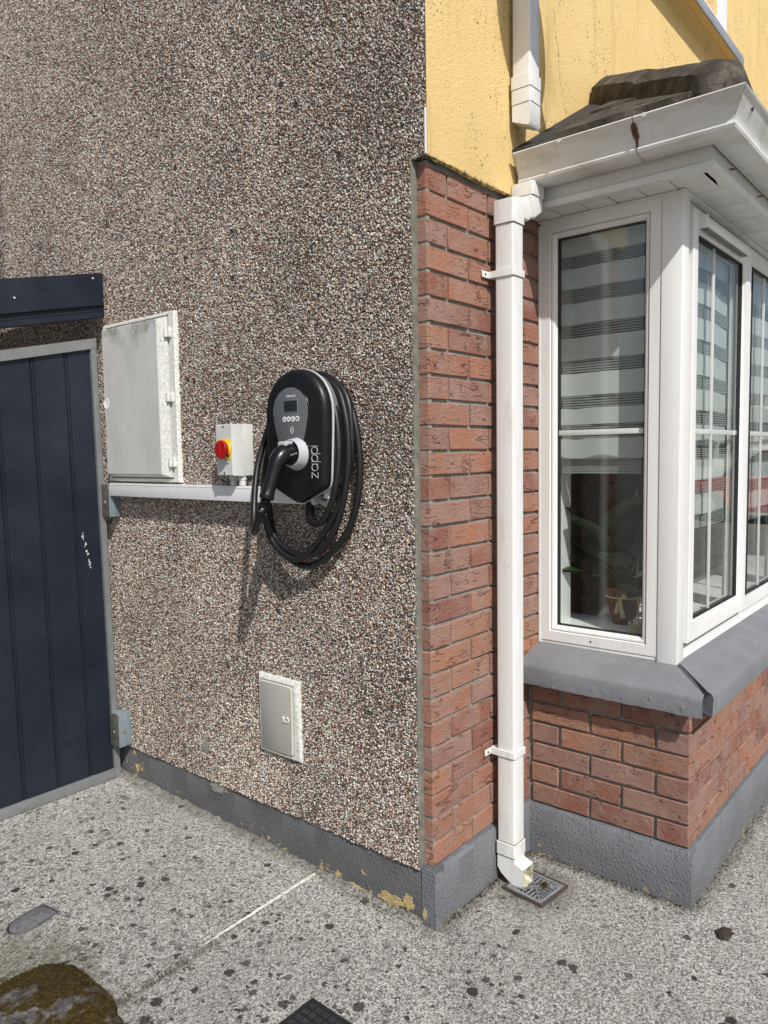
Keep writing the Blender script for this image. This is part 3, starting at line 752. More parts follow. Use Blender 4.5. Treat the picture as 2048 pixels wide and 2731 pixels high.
# striped roller blinds: solid bands, and sheer bands of fine threads between them
def m_fabric(key, col, tr_):
    t = NT(key); d = t.node('ShaderNodeBsdfDiffuse'); d.inputs[0].default_value = (*col, 1); r_ = t.node('ShaderNodeBsdfTranslucent'); r_.inputs[0].default_value = (*col, 1)
    mx = t.node('ShaderNodeMixShader'); mx.inputs[0].default_value = tr_; t.l.new(d.outputs[0], mx.inputs[1]); t.l.new(r_.outputs[0], mx.inputs[2]); t.l.new(mx.outputs[0], t.n['Material Output'].inputs['Surface']); M[key] = t.m
m_fabric('blind_band', (.76, .77, .76), .38); m_fabric('blind_thread', (.44, .45, .44), .35)
def blind(name, label, along, fix, a0, a1, bands, sheers, rnd):
    t_ = thing(name, label, 'blind', (along == 'y' and (fix, (a0 + a1) / 2, 2.2)) or ((a0 + a1) / 2, fix, 2.2), 'striped roller blinds in the bay')
    for (z0, z1) in bands:
        rr = []
        for k in range(15):
            a = a0 + (a1 - a0) * k / 14; w_ = rnd * math.sin(k * .7) * .004; sag = rnd * .0 
            rr.append([(fix + w_, a, z0), (fix + w_ + .0012, a, z0), (fix + w_ + .0012, a, z1), (fix + w_, a, z1)] if along == 'y' else [(a, fix + w_, z0), (a, fix + w_ + .0012, z0), (a, fix + w_ + .0012, z1), (a, fix + w_, z1)])
        obj('solid_band', MB().loft(rr), 'blind_band', t_)
    for (z0, z1) in sheers:
        mb = MB(); nth = max(4, int((z1 - z0) / .0075))
        for i in range(nth):
            zc = z0 + (i + .5) * (z1 - z0) / nth; h = .0028
            if along == 'y': mb.box(fix + .001, fix + .0022, a0 + .012, a1 - .012, zc - h, zc + h) if a0 < a1 else mb.box(fix + .001, fix + .0022, a1 + .012, a0 - .012, zc - h, zc + h)
            else: mb.box(a0 + .012, a1 - .012, fix + .001, fix + .0022, zc - h, zc + h)
        obj('sheer_band', mb, 'blind_thread', t_)
    if along == 'y': obj('headrail', MB().bbox(fix - .02, fix + .03, min(a0, a1), max(a0, a1), 2.20, 2.245, .005), 'window_white', t_)
    else: obj('headrail', MB().bbox(a0, a1, fix - .01, fix + .03, 2.20, 2.245, .005), 'window_white', t_)
sb = [(2.137, 2.20), (2.022, 2.094), (1.897, 1.971), (1.771, 1.850), (1.645, 1.724), (1.542, 1.600), (1.420, 1.492)]
ss = [(2.096, 2.137), (1.971, 2.022), (1.852, 1.897), (1.726, 1.771), (1.600, 1.645), (1.492, 1.542), (1.366, 1.420)]
blind('roller_blind', 'grey striped roller blind in the narrow side window, its lower half open on dark', 'y', .745, -.36, -.045, sb, ss, 1)
def fb(shift, zend):
    b_ = []; s_ = []; zt = 2.20; z = 2.118 + shift
    b_.append((z, 2.20))
    while z > zend:
        s_.append((z - .05, z)); b_.append((z - .125, z - .0505)); z -= .1255
    s_.append((z - .05, z))
    return b_, s_
b_, s_ = fb(-.03, 1.22); blind('roller_blind', 'striped roller blind in the opening front window nearest the corner post', 'x', -.445, .76, 1.52, b_, s_, 1.5)
b_, s_ = fb(-.055, 1.30); blind('roller_blind', 'striped roller blind cut off by the right edge of the picture', 'x', -.447, 1.54, 2.60, b_, s_, 1.5)

# things on the window board
pp = thing('potted_plant', 'dark green large-leaved plant in a brown pot behind the side window', 'plant', (.92, -.22, .80))
def lathe(prof, cx, cy, n=20):
    return [[(cx + r_ * math.cos(2 * math.pi * k / n), cy + r_ * math.sin(2 * math.pi * k / n), z_) for k in range(n)] for r_, z_ in prof]
obj('pot', MB().loft(lathe([(.04, .801), (.055, .86), (.066, .93), (.066, .94), (.06, .94), (.05, .92)], .92, -.22), smooth=True), 'terracotta', pp)
obj('raffia_bow', MB().tube(lathe([(.0645, .905)], .92, -.22)[0] + [lathe([(.0645, .905)], .92, -.22)[0][0]], .004, 6).tube([(.856, -.235, .905), (.848, -.24, .87), (.852, -.246, .835)], [.004, .008, .009], 6).tube([(.856, -.235, .905), (.848, -.226, .88), (.85, -.22, .85)], [.004, .007, .008], 6).tube([(.856, -.24, .905), (.845, -.262, .918), (.858, -.25, .925), (.857, -.238, .907)], .005, 6), 'raffia', pp)
rl = random.Random(3)
for k in range(30):
    a = rl.uniform(0, 6.28); el_ = rl.uniform(.2, 1.25); ln = rl.uniform(.18, .44); wd = rl.uniform(.05, .10)
    d = Vector((math.cos(a) * math.cos(el_), math.sin(a) * math.cos(el_), math.sin(el_)))
    if abs(d.x) > .5: d.x *= .5
    base = Vector((.92, -.22, .95)); side = d.cross(Vector((0, 0, 1))).normalized(); st0 = base + d * .12
    tip = base + d * (.12 + ln); rr = []
    for j in range(7):
        t_ = j / 6; c_ = base + d * (.12 + ln * t_) + Vector((0, 0, -.10 * t_ * t_)); wj = wd * math.sin(math.pi * min(.98, t_ * .86 + .1)) 
        rr.append([c_ - side * wj, c_ + Vector((0, 0, .008)), c_ + side * wj])
    for r_ in rr:
        for p_ in r_: p_.x = max(.77, p_.x); p_.y = max(-.39, min(.05, p_.y))
    obj('leaf', MB().loft(rr, False, False, False, True), 'leaf', pp)
    obj('stem', MB().tube([base, base + d * .06, st0], .0035, 5), 'leaf', pp)
obj('cane', MB().tube([(.86, -.30, .81), (.885, -.285, 1.02), (.90, -.275, 1.30)], .004, 6), 'raffia', pp)
bk = thing('egg_basket', 'small woven basket holding pale eggs in the bottom corner of the side window', 'basket', (.80, -.335, .80))
rb = MB()
for i in range(6):
    rr_ = .036 + .0016 * i; zc = .806 + i * .0065
    c_ = [(.80 + rr_ * math.cos(t_), -.335 + rr_ * math.sin(t_), zc + .001 * math.sin(t_ * 9 + i * 3.14)) for t_ in np.linspace(0, 2 * math.pi, 37)]
    rb.tube(c_, .0036, 5, False)
obj('weave', rb, 'raffia', bk)
for (ex, ey) in ((.785, -.325), (.79, -.352), (.812, -.34), (.806, -.315)):
    obj('egg', MB().loft([[(ex + r_ * math.cos(t_) * 1.2, ey + r_ * math.sin(t_), .838 + dz) for t_ in np.linspace(0, 2 * math.pi, 13)[:-1]] for r_, dz in ((.003, -.0125), (.009, -.009), (.0125, 0), (.009, .009), (.003, .0125))], smooth=True), 'egg', bk)

# ------------------------------------------------------------------ fascia, soffit, roof
FX, FY = .540, -.622
br = thing('bay_roof', 'hipped bay roof with dark concrete tiles, weathered hip tiles and a white fascia', 'roof', (1.2, -.4, 2.25))
def corner_sweep(prof, y_start, x_end, corner=None):
    """sweep (out, z) profile: along -y at x=FX-out, mitre at the corner, then along +x at y=FY-out"""
    return [[(FX - o, y_start, z_) for o, z_ in prof], [(FX - o, FY - o, z_) for o, z_ in prof], [(x_end, FY - o, z_) for o, z_ in prof]]
obj('fascia', MB().loft(corner_sweep([(-.018, 2.46), (0, 2.46), (0, 2.282), (.003, 2.276), (.010, 2.272), (.0105, 2.258), (.006, 2.252), (-.018, 2.251)], -.002, 3.6)), 'soffit_white', br)
# soffit boards, each its own part
k = 0; yb_ = -.002
while yb_ > FY + .10:
    y2 = max(yb_ - .098, FY + .002)
    obj('soffit_board', MB().bbox(FX + .004, XW + .05, max(y2, FY + .02) + .002, yb_ - .002, 2.2535 + .0006 * (k % 2), 2.262, .002), 'soffit_white', br); yb_ = y2; k += 1
xb_ = FX + .03
obj('soffit_board', MB().prism([(FX + .004, FY + .004), (XW + .05, -.452), (XW + .05, yb_ - .002), (FX + .004, yb_ - .002)], 'z', 2.254, 2.262), 'soffit_white', br)
obj('soffit_board', MB().prism([(FX + .008, FY + .003), (.735, FY + .003), (.735, -.452), (XW + .053, -.452)], 'z', 2.2544, 2.2622), 'soffit_white', br)
xb_ = .738; k = 0
while xb_ < 3.4:
    obj('soffit_board', MB().bbox(xb_, xb_ + .0945, FY + .003, -.452, 2.2535 + .0006 * (k % 2), 2.262, .002), 'soffit_white', br); xb_ += .0985; k += 1
obj('soffit_trim', MB().bbox(XW - .012, XW + .05, -.488, -.006, 2.246, 2.2525, .002).bbox(XW - .012, 3.1, -.513, -.489, 2.246, 2.2525, .002), 'soffit_white', br)
obj('roof_deck', MB().add([(.50, -.675, 2.435), (3.6, -.675, 2.435), (3.6, .02, 2.842), (1.173, .0, 2.835), (.50, .0, 2.435), (.50, -.675, 2.36), (3.6, -.675, 2.36), (3.6, .02, 2.36), (1.173, .02, 2.36), (.50, .0, 2.36)],
    [(0, 1, 2, 3), (0, 3, 4), (5, 6, 1, 0), (4, 9, 5, 0), (9, 8, 7, 6, 5)]), 'lead', br)
SL = .585
def zr(d): return 2.431 + SL * d
def clip(poly, a, b, c):
    o = []
    for i in range(len(poly)):
        p, q = poly[i], poly[(i + 1) % len(poly)]; fp = a * p[0] + b * p[1] + c; fq = a * q[0] + b * q[1] + c
        if fp >= 0: o.append(p)
        if fp * fq < 0: t_ = fp / (fp - fq); o.append((p[0] + (q[0] - p[0]) * t_, p[1] + (q[1] - p[1]) * t_))
    return o
# left slope tiles: d = x - .47, must stay left of the hip (y+.703 > d) and clear of the lead valley
for c in range(4):
    for j in range(4):
        y1 = -.165 - j * .30 + (.15 if c % 2 else 0); y0 = y1 - .297; d0 = -.005 + c * .26; d1 = d0 + .34
        poly = [(d0, y0), (d1, y0), (d1, min(y1, -.165)), (d0, min(y1, -.165))]
        poly = clip(poly, -1, 1, .703 - .03)
        if len(poly) < 3: continue
        mb = MB(); lift = lambda p: .024 - .04 * (p[0] - d0)
        topv = [(.47 + p[0], p[1], zr(p[0]) + lift(p) + random.uniform(-.002, .002)) for p in poly]; botv = [(v_[0], v_[1], v_[2] - .022) for v_ in topv]
        obj('roof_tile', MB().loft([botv, topv]), 'roof_tile', br)
for c in range(3):
    for j in range(9):
        x0 = .50 + j * .32 + (.16 if c % 2 else 0); x1 = x0 + .317; d0 = -.005 + c * .26; d1 = d0 + .34
        poly = clip([(x0, d0), (x1, d0), (x1, min(d1, .69)), (x0, min(d1, .69))], 1, -1, -.47 - .03)
        if len(poly) < 3: continue
        topv = [(p[0], -.703 + p[1], zr(p[1]) + .014 - .02 * (p[1] - d0)) for p in poly]; botv = [(v_[0], v_[1], v_[2] - .022) for v_ in topv]
        obj('roof_tile', MB().loft([botv, topv]), 'roof_tile', br)
obj('lead_flashing', MB().loft([[(.45, -.021, 2.423), (.45, -.18, 2.416), (.45, -.18, 2.420), (.45, -.0225, 2.436), (.45, -.0205, 2.436)],
                                [(1.15, -.021, 2.832), (1.15, -.18, 2.826), (1.15, -.18, 2.830), (1.15, -.0225, 2.843), (1.15, -.0205, 2.843)]]), 'lead', br)
# hip tiles: angular, mortar bedded, weathered
hd_ = Vector((1, 1, SL)).normalized(); h0 = Vector((.500, -.670, 2.446)); sd = Vector((1, -1, 0)).normalized()
for (a0, a1, lift) in ((.0, .50, .0), (.485, .90, .008)):
    rr = []
    for k in range(14):
        t_ = a0 + (a1 - a0) * k / 13; c_ = h0 + hd_ * t_; w_ = .080; j_ = lambda s_=.0010: random.uniform(-s_, s_)
        bow = .010 * math.sin(math.pi * k / 13)
        end = 1.0 if 0 < k < 13 else .985
        rr.append([c_ + sd * (-w_ + j_()) + Vector((0, 0, -.062)), c_ + sd * (-w_ + j_()) + Vector((0, 0, -.012 + bow + j_())), c_ + sd * (-w_ * .93) + Vector((0, 0, .034 + bow * .5 + j_() + lift)),
                   c_ + sd * (-.040) + Vector((0, 0, (.068 + lift + j_()) * end)), c_ + sd * (-.024) + Vector((0, 0, (.078 + lift + j_()) * end)), c_ + sd * .024 + Vector((0, 0, (.078 + lift + j_()) * end)), c_ + sd * .045 + Vector((0, 0, (.066 + lift + j_()) * end)),
                   c_ + sd * (w_ * .86) + Vector((0, 0, .012 + bow + lift)), c_ + sd * w_ + Vector((0, 0, -.012 + bow)), c_ + sd * w_ + Vector((0, 0, -.062))])
    if a0 == 0:                                  # rounded mortared stop-end over the gutter corner
        for dt_, sc2 in ((-.018, .90), (-.030, .62)):
            c2 = h0 + hd_ * dt_; c1 = h0
            rr.insert(0, [c2 + (p_ - c1) * sc2 + Vector((0, 0, -.018 * (1 - sc2))) for p_ in rr[-14 if dt_ == -.018 else 1]])
    obj('hip_tile', MB().loft(rr, smooth=True), 'roof_tile', br)

# ------------------------------------------------------------------ gutter
gt = thing('bay_gutter', 'white ogee gutter round the bay eaves with a brown leak stain at its joint', 'gutter', (.5, -.4, 2.32))
GP = [(.004, 2.404), (.004, 2.318), (.010, 2.3145), (.070, 2.3165), (.083, 2.322), (.0865, 2.330), (.083, 2.336), (.083, 2.343), (.088, 2.356), (.098, 2.372), (.107, 2.386), (.112, 2.398), (.119, 2.403), (.1215, 2.409), (.117, 2.4135), (.108, 2.412), (.106, 2.402), (.101, 2.389), (.092, 2.372), (.082, 2.356), (.078, 2.343), (.076, 2.332), (.068, 2.324), (.012, 2.322), (.009, 2.404)]
def gsweep(ys, xend):
    rings = [[(FX - o, y_, z_) for o, z_ in GP] for y_ in ys[:-1]]
    rings.append([(FX - o, FY - o, z_) for o, z_ in GP]); return rings
gm = MB(); gm.loft(gsweep([-.046, 0], 0), smooth=True); obj('gutter_run', gm, 'gutter_white', gt)
obj('gutter_run', MB().loft([[(FX - o + .0015, FY - o - .0004, z_) for o, z_ in GP], [(3.6, FY - o, z_) for o, z_ in GP]], smooth=True), 'gutter_white', gt)
cap = [p for p in GP[:16]]
obj('end_cap', MB().prism([(FX - o * 1.012, z_ if z_ > 2.32 else z_ - .001) for o, z_ in cap], 'y', -.0455, -.041), 'gutter_white', gt)
GU = [(o + .0022, z_ - .001 if z_ < 2.34 else z_ + .0006) for o, z_ in GP[2:16]] 
def union(y0, y1): 
    i = [(o - .004, z_ + .0016) for o, z_ in reversed(GU)]
    return MB().loft([[(FX - o, y_, z_) for o, z_ in GU + i] for y_ in (y0, y1)], smooth=True)
obj('union_bracket', union(-.50, -.735), 'gutter_white', gt) if False else None
obj('joint_line', MB().loft([[(FX - o - .0008, y_, z_) for o, z_ in GP[2:15]] for y_ in (-.4345, -.4365)], False, False, False), 'gasket', gt)
st = MB()
poly = [(0.0, 0.0), (.006, -.004), (.010, -.016), (.009, -.026), (.011, -.036), (.006, -.044), (.004, -.056), (.005, -.062), (.001, -.066), (-.001, -.058), (-.002, -.044), (-.007, -.034), (-.009, -.020), (-.007, -.006)]
def gx(z_):      # outer gutter face at height z
    pts = sorted([(z2, o) for o, z2 in GP[5:14]]); return FX - np.interp(z_, [p[0] for p in pts], [p[1] for p in pts])
st.loft([[(gx(2.398 + b_) - .0030, -.4355 - a_, 2.398 + b_) for a_, b_ in poly], [(gx(2.398 + b_) + .001, -.4355 - a_, 2.398 + b_) for a_, b_ in poly]])
plain('rust_stain', (.10, .045, .022), .85, var=.4, scale=150); obj('leak_stain', st, 'rust_stain', gt)
for yy_ in (-.205, -.47): obj('clip_screw', MB().tube([(.4235, yy_, 2.4065), (.4165, yy_, 2.4065)], .0065, 12), 'gutter_white', gt)
for xx_ in (.72, 1.05): obj('fascia_nail', MB().tube([(xx_, FY - .001, 2.298), (xx_, FY - .016, 2.296)], .003, 6), 'twig', gt)

plain('grime', (.16, .14, .105), .9, var=.6, scale=70)
# ------------------------------------------------------------------ downpipes
def sq(x0, x1, y0, y1, z, r_=.007):
    o = []
    for cx, cy, a0 in ((x1 - r_, y1 - r_, 0), (x0 + r_, y1 - r_, 90), (x0 + r_, y0 + r_, 180), (x1 - r_, y0 + r_, 270)):
        for k in range(4): a = R(a0 + 30 * k); o.append((cx + r_ * math.cos(a), cy + r_ * math.sin(a), z))
    return o
PX0, PX1, PY0, PY1 = .324, .390, -.096, -.030
dp = thing('downpipe', 'square white downpipe with swan neck running from the bay gutter down to the drain', 'downpipe', (.357, -.063, 0))
obj('pipe', MB().loft([sq(PX0, PX1, PY0, PY1, z_) for z_ in (.09, .6, 1.4, 2.175)], smooth=True), 'pipe_white', dp)
obj('collar', MB().loft([sq(PX0 - .004, PX1 + .004, PY0 - .004, PY1 + .004, z_) for z_ in (.098, .139)] + [sq(PX0 - .001, PX1 + .001, PY0 - .001, PY1 + .001, .1405)], smooth=True), 'pipe_white', dp)
# shoe, hollow, kicking out to the front
def shoe_ring(d, e): return [(PX0 + .001 - e, PY1, 0)]
sh = MB()
prof = [(-.030, .0975), (-.0955, .0975), (-.0955, .078), (-.128, .066), (-.128, .002), (-.085, .003), (-.045, .030), (-.030, .050)]   # (y,z) side outline
x0, x1 = PX0 + .0005, PX1 - .0005
outl = [(x0, y_, z_) for y_, z_ in prof]; outr = [(x1, y_, z_) for y_, z_ in prof]
n_ = len(prof)
f_ = [tuple(range(n_ - 1, -1, -1)), tuple(range(n_, 2 * n_))]
for k in range(n_):
    k2 = (k + 1) % n_
    if k == 3: continue                      # the open mouth
    f_.append((k, k2, n_ + k2, n_ + k))
sh.add(outl + outr, f_)
i0, i1 = x0 + .003, x1 - .003
sm_ = MB(); sm_.add([(x0, -.128, .066), (x1, -.128, .066), (x1, -.128, .002), (x0, -.128, .002), (i0, -.1278, .063), (i1, -.1278, .063), (i1, -.1278, .005), (i0, -.1278, .005), (i0, -.05, .075), (i1, -.05, .075), (i1, -.05, .040), (i0, -.05, .040)],
       [(0, 1, 5, 4), (1, 2, 6, 5), (2, 3, 7, 6), (3, 0, 4, 7), (4, 5, 9, 8), (5, 6, 10, 9), (6, 7, 11, 10), (7, 4, 8, 11), (8, 9, 10, 11)])
me_ = bpy.data.meshes.new('shoe'); me_.from_pydata(sh.v, [], sh.f); me_.update(); so_ = obj('shoe', me_, 'pipe_white', dp)
me_ = bpy.data.meshes.new('shoe_mouth'); me_.from_pydata(sm_.v, [], sm_.f); me_.update(); obj('shoe_mouth', me_, 'mouth_dirty', so_)
for zc in (2.013, .4485):
    bk_ = obj('pipe_clip', MB().loft([sq(PX0 - .005, PX1 + .005, PY0 - .005, -.006, z_) for z_ in (zc - .0105, zc + .0105)], smooth=True).bbox(.284, PX0 - .002, -.0098, -.0055, zc - .0105, zc + .0105, .002), 'pipe_white', dp)
    obj('screw', MB().tube([(.301, -.0095, zc), (.301, -.0112, zc)], .0038, 10), 'gasket', bk_)
for nm_, za, zb_ in (('joint_grime', 2.1640, 2.1662), ('joint_grime', .1406, .1432), ('joint_grime', .0955, .0982)):
    obj(nm_, MB().loft([sq(PX0 - .0012, PX1 + .0012, PY0 - .0012, PY1 + .0012, z_) for z_ in (za, zb_)], smooth=True), 'grime', dp)
# swan neck
e0 = sq(PX0 - .004, PX1 + .004, PY0 - .004, PY1 + .004, 0)
def ring_at(cx, cy, cz, ax, w_=.037, h_=.037, n_=4):
    """square ring centred at c, normal along the x-z direction ax (angle)"""
    u = Vector((math.sin(ax), 0, -math.cos(ax))); v_ = Vector((0, 1, 0)); o = []
    for p in sq(-h_, h_, -w_, w_, 0): o.append(Vector((cx, cy, cz)) + u * p[0] + v_ * p[1])
    return o
cy = -.063
obj('lower_bend', MB().loft([sq(PX0 - .004, PX1 + .004, PY0 - .004, PY1 + .004, 2.166), sq(PX0 - .004, PX1 + .004, PY0 - .004, PY1 + .004, 2.186),
     [(x_, y_, 2.186 + .001 + (PX1 + .004 - x_) / (PX1 - PX0 + .008) * .052 if True else 0) for x_, y_, _ in sq(PX0 - .004, PX1 + .004, PY0 - .004, PY1 + .004, 0)],
     ring_at(.402, cy, 2.219, R(22)), ring_at(.412, cy, 2.223, R(22))], smooth=True), 'pipe_white', dp)
obj('offset_piece', MB().loft([ring_at(.408, cy, 2.2215, R(22), .0345, .0345), ring_at(.452, cy, 2.2395, R(22), .0345, .0345)], smooth=True), 'pipe_white', dp)
obj('upper_bend', MB().loft([ring_at(.440, cy, 2.2345, R(22)), ring_at(.452, cy, 2.2395, R(22)), [(x_, y_, 2.252 - (x_ - .441) / .074 * .028 + .012) for x_, y_, _ in sq(.441, .515, PY0 - .004, PY1 + .004, 0)],
     sq(.441, .515, PY0 - .004, PY1 + .004, 2.283)], smooth=True), 'pipe_white', dp)
obj('outlet', MB().loft([sq(.437, .519, PY0 - .008, PY1 + .008, z_) for z_ in (2.276, 2.300)] + [sq(.439, .517, PY0 - .006, PY1 + .006, 2.319)], smooth=True), 'gutter_white', dp)
ud = thing('downpipe', 'upper white square downpipe ending in collars above the bay gutter on yellow render', 'downpipe', (.46, -.065, 2.5))
UX0, UX1, UY0, UY1 = .426, .491, -.1, -.035
obj('pipe', MB().loft([sq(UX0, UX1, UY0, UY1, z_) for z_ in (2.56, 3.5, 4.8)], smooth=True), 'pipe_white', ud)
def sock(z0, z1, e): return MB().loft([sq(UX0 - e, UX1 + e, UY0 - e, UY1 + e, z_) for z_ in (z0, z1 - .002)] + [sq(UX0 - e + .002, UX1 + e - .002, UY0 - e + .002, UY1 + e - .002, z1)], smooth=True)
obj('collar', sock(2.608, 2.650, .0045), 'pipe_white', ud); obj('collar', sock(2.562, 2.6065, .0032), 'pipe_white', ud)
obj('angled_end', MB().loft([[(UX0 - .001 + (UX1 - UX0 + .002) * k_, y_, z_) for y_, z_ in ((-.036, 2.5625), (-.101, 2.5625), (-.101, 2.497), (-.094, 2.488), (-.036, 2.512))] for k_ in (0, 1)]), 'pipe_white', ud)
plain('void', (.01, .01, .01), .9)

# upstairs window and sill at the top right of the wall
us = thing('upstairs_sill', 'projecting yellow underside and grey front edge of an upstairs sill above the bay roof', 'sill', (2.2, -.05, 3.5))
obj('corbel', MB().loft([[(x_, -.012, 3.50), (x_, -.045, 3.527), (x_, -.062, 3.530), (x_, -.066, 3.5345), (x_, -.072, 3.5345), (x_, -.076, 3.530), (x_, -.104, 3.534), (x_, -.104, 3.575), (x_, -.012, 3.60)] for x_ in (1.3, 2.0, 2.79)]), 'yellow_render', us)
m_grey_paint('edge_paint', (.30, .31, .35), old=False, rough=.5)
obj('front_edge', MB().bbox(1.295, 2.795, -.112, -.1045, 3.531, 3.58, .002), 'edge_paint', us)
uw = thing('upstairs_window', 'white upstairs window frame cropped by the top edge above its grey sill', 'window', (2.1, -.02, 3.6))
obj('frame', frame_front(1.35, 2.757, 3.60, 4.9, .14, -.030, .02, .01), 'window_white', uw)
m_ = bpy.data.meshes.new('pane'); m_.from_pydata([(1.49, -.012, 3.74), (2.62, -.012, 3.74), (2.62, -.012, 4.76), (1.49, -.012, 4.76)], [], [(0, 1, 2, 3)]); m_.update(); obj('pane', m_, 'car_glass', uw)

# satellite dish higher up on the wall (only its shadow reaches the picture)
sd_ = thing('satellite_dish', 'satellite dish whose soft shadow falls beside the upper downpipe', 'satellite dish', (.20, -.02, 3.35))
c0 = Vector((.275, -.37, 3.29)); nd = Vector((.15, -.85, .45)).normalized(); u_ = nd.cross(Vector((0, 0, 1))).normalized(); v__ = u_.cross(nd)
obj('reflector', MB().loft([[c0 + (u_ * math.cos(t_) * .17 + v__ * math.sin(t_) * .19) * r_ + nd * (.045 * r_ * r_ - off) for t_ in np.linspace(0, 2 * math.pi, 33)[:-1]] for r_, off in ((1, .003), (.6, .003), (.2, .003), (.2, 0), (.6, 0), (1, 0))], smooth=True), 'dish_grey', sd_)
obj('arm', MB().tube([c0 - nd * .01, Vector((.22, -.15, 3.42)), Vector((.20, -.022, 3.42))], .014, 8).tube([c0 - v__ * .18, c0 - v__ * .17 + nd * .2], .008, 6), 'dish_grey', sd_)
obj('receiver', MB().bbox(c0.x - .02 + .03, c0.x + .05, c0.y - .27, c0.y - .17, 3.25, 3.29, .008), 'dish_grey', sd_)

# ================================================================== GATE
GY = 1.70
def shear(x_, zr_): return zr_ + .222 * x_          # top members fall away from the wall
gte = thing('side_gate', 'dark navy ribbed side gate in a grey metal frame with white scuffs', 'gate', (-.5, GY, .02))
GL = -1.02
gb = .026
def slab(x0, x1, zb0, zb1, zt0, zt1, y0, y1):
    return MB().loft([[(x0, y0, zb0), (x0, y1, zb0), (x0, y1, zt0), (x0, y0, zt0)], [(x1, y0, zb1), (x1, y1, zb1), (x1, y1, zt1), (x1, y0, zt1)]])
def topz(x_): return 1.968 + .222 * (x_ + .0)
obj('bottom_rail', MB().bbox(GL, -.063, GY, GY + .04, gb, gb + .042, .0015), 'gate_frame', gte)
obj('stile', slab(-.062, -.037, gb - .002, gb - .002, topz(-.062) - .043, topz(-.037) - .043, GY - .001, GY + .041), 'gate_frame', gte)
obj('stile', slab(GL - .025, GL - .001, gb, gb, topz(GL - .025) - .043, topz(GL) - .043, GY - .001, GY + .041), 'gate_frame', gte)
obj('top_rail', slab(GL - .025, -.036, topz(GL - .025) - .042, topz(-.036) - .042, topz(GL - .025), topz(-.036), GY - .002, GY + .042), 'gate_frame', gte)
xr = -.0635
for k in range(7):
    xl = xr - .117 if k == 0 else xr - .1435
    if xl < GL: xl = GL + .001
    z0 = gb + .043
    # one board: flat, with a recessed double rib at its left edge
    prof = [(xr, .012), (xl + .020, .012), (xl + .018, .016), (xl + .013, .016), (xl + .011, .011), (xl + .007, .011), (xl + .005, .017), (xl + .0005, .017)]
    ring0 = [(x_, GY + d_, z0) for x_, d_ in prof] + [(xl + .0005, GY + .024, z0), (xr, GY + .024, z0)]
    ring1 = [(p[0], p[1], topz(p[0]) - .0435) for p in ring0]
    obj('board', MB().loft([ring0, ring1]), 'gate_navy', gte)
    xr = xl
    if xl <= GL + .002: break
for o_ in gte.children:
    for v_ in o_.data.vertices: v_.co.x -= .009 + .0138 * v_.co.z
# scuffs
plain('scuff', (.55, .56, .56), .8, var=.3, scale=300)
rs = random.Random(5); sc_ = MB()
for k in range(34):
    t_ = k / 33; cx = -.135 - .028 * t_ * -1 * 0 - .0 + .0; x_ = -.166 + .030 * t_ + rs.uniform(-.004, .004); z_ = 1.128 - .155 * t_ + rs.uniform(-.004, .004)
    if rs.random() < .4: continue
    w_ = rs.choice((.0011, .0016, .0024, .005)) * (1.2 - t_ * .7); h_ = rs.uniform(.003, .008)
    sc_.add([(x_ + w_ * math.cos(a_), GY + .0114, z_ + h_ * math.sin(a_)) for a_ in (0, 1.1, 2.2, 3.3, 4.4, 5.4)] + [(x_ + w_ * math.cos(a_), GY + .0125, z_ + h_ * math.sin(a_)) for a_ in (0, 1.1, 2.2, 3.3, 4.4, 5.4)], [(0, 1, 2, 3, 4, 5), (0, 6, 7, 1), (1, 7, 8, 2), (2, 8, 9, 3), (3, 9, 10, 4), (4, 10, 11, 5), (5, 11, 6, 0)])
obj('paint_scrape', sc_, 'scuff', gte)
hb = thing('gate_header', 'dark navy metal header beam sloping above the side gate', 'beam', (-.5, GY, 2.1))
bt = lambda x_: 2.232 + .222 * (x_ + .022)
obj('fascia_panel', slab(-1.1, -.024, bt(-1.1) - .132, bt(-.024) - .132, bt(-1.1), bt(-.024), GY - .030, GY + .05), 'gate_navy', hb)
obj('lower_trim', slab(-1.1, -.0245, bt(-1.1) - .157, bt(-.0245) - .157, bt(-1.1) - .1335, bt(-.0245) - .1335, GY - .018, GY + .04), 'gate_navy', hb)
obj('bottom_flange', slab(-1.1, -.0242, bt(-1.1) - .182, bt(-.0242) - .182, bt(-1.1) - .159, bt(-.0242) - .159, GY - .026, GY + .045), 'gate_navy', hb)
for (x_, z_) in ((-.40, bt(-.4) - .075), (-.07, bt(-.07) - .02)):
    obj('screw', MB().tube([(x_, GY - .0305, z_), (x_, GY - .034, z_)], .0042, 10), 'silver_trim', hb)
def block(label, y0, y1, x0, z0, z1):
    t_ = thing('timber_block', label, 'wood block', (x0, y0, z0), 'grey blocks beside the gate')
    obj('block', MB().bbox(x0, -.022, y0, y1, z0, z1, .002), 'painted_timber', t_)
    obj('dark_face', MB().bbox(x0 - .0022, x0 - .0003, y0 + .0006, y1 - .001, z0 + .001, z1 - .001, .0008), 'dark_timber', t_)  # thin, darker plate covering the block's outward face
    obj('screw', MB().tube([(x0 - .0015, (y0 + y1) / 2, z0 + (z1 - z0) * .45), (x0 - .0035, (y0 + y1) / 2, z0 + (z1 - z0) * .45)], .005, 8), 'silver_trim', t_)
obj('shade_panel', slab(-1.1, -.034, bt(-1.1) - .10, bt(-.034) - .10, bt(-1.1) - .06, bt(-.034) - .06, GY + .051, GY + 2.2), 'gate_navy', hb)  # panel added behind the header to keep sun off the wall there
for o_ in hb.children:
    for v_ in o_.data.vertices: v_.co.x -= .022
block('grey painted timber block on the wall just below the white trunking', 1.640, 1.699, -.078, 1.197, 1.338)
block('chipped grey timber block low on the wall beside the gate foot', 1.632, 1.70, -.085, .183, .332)

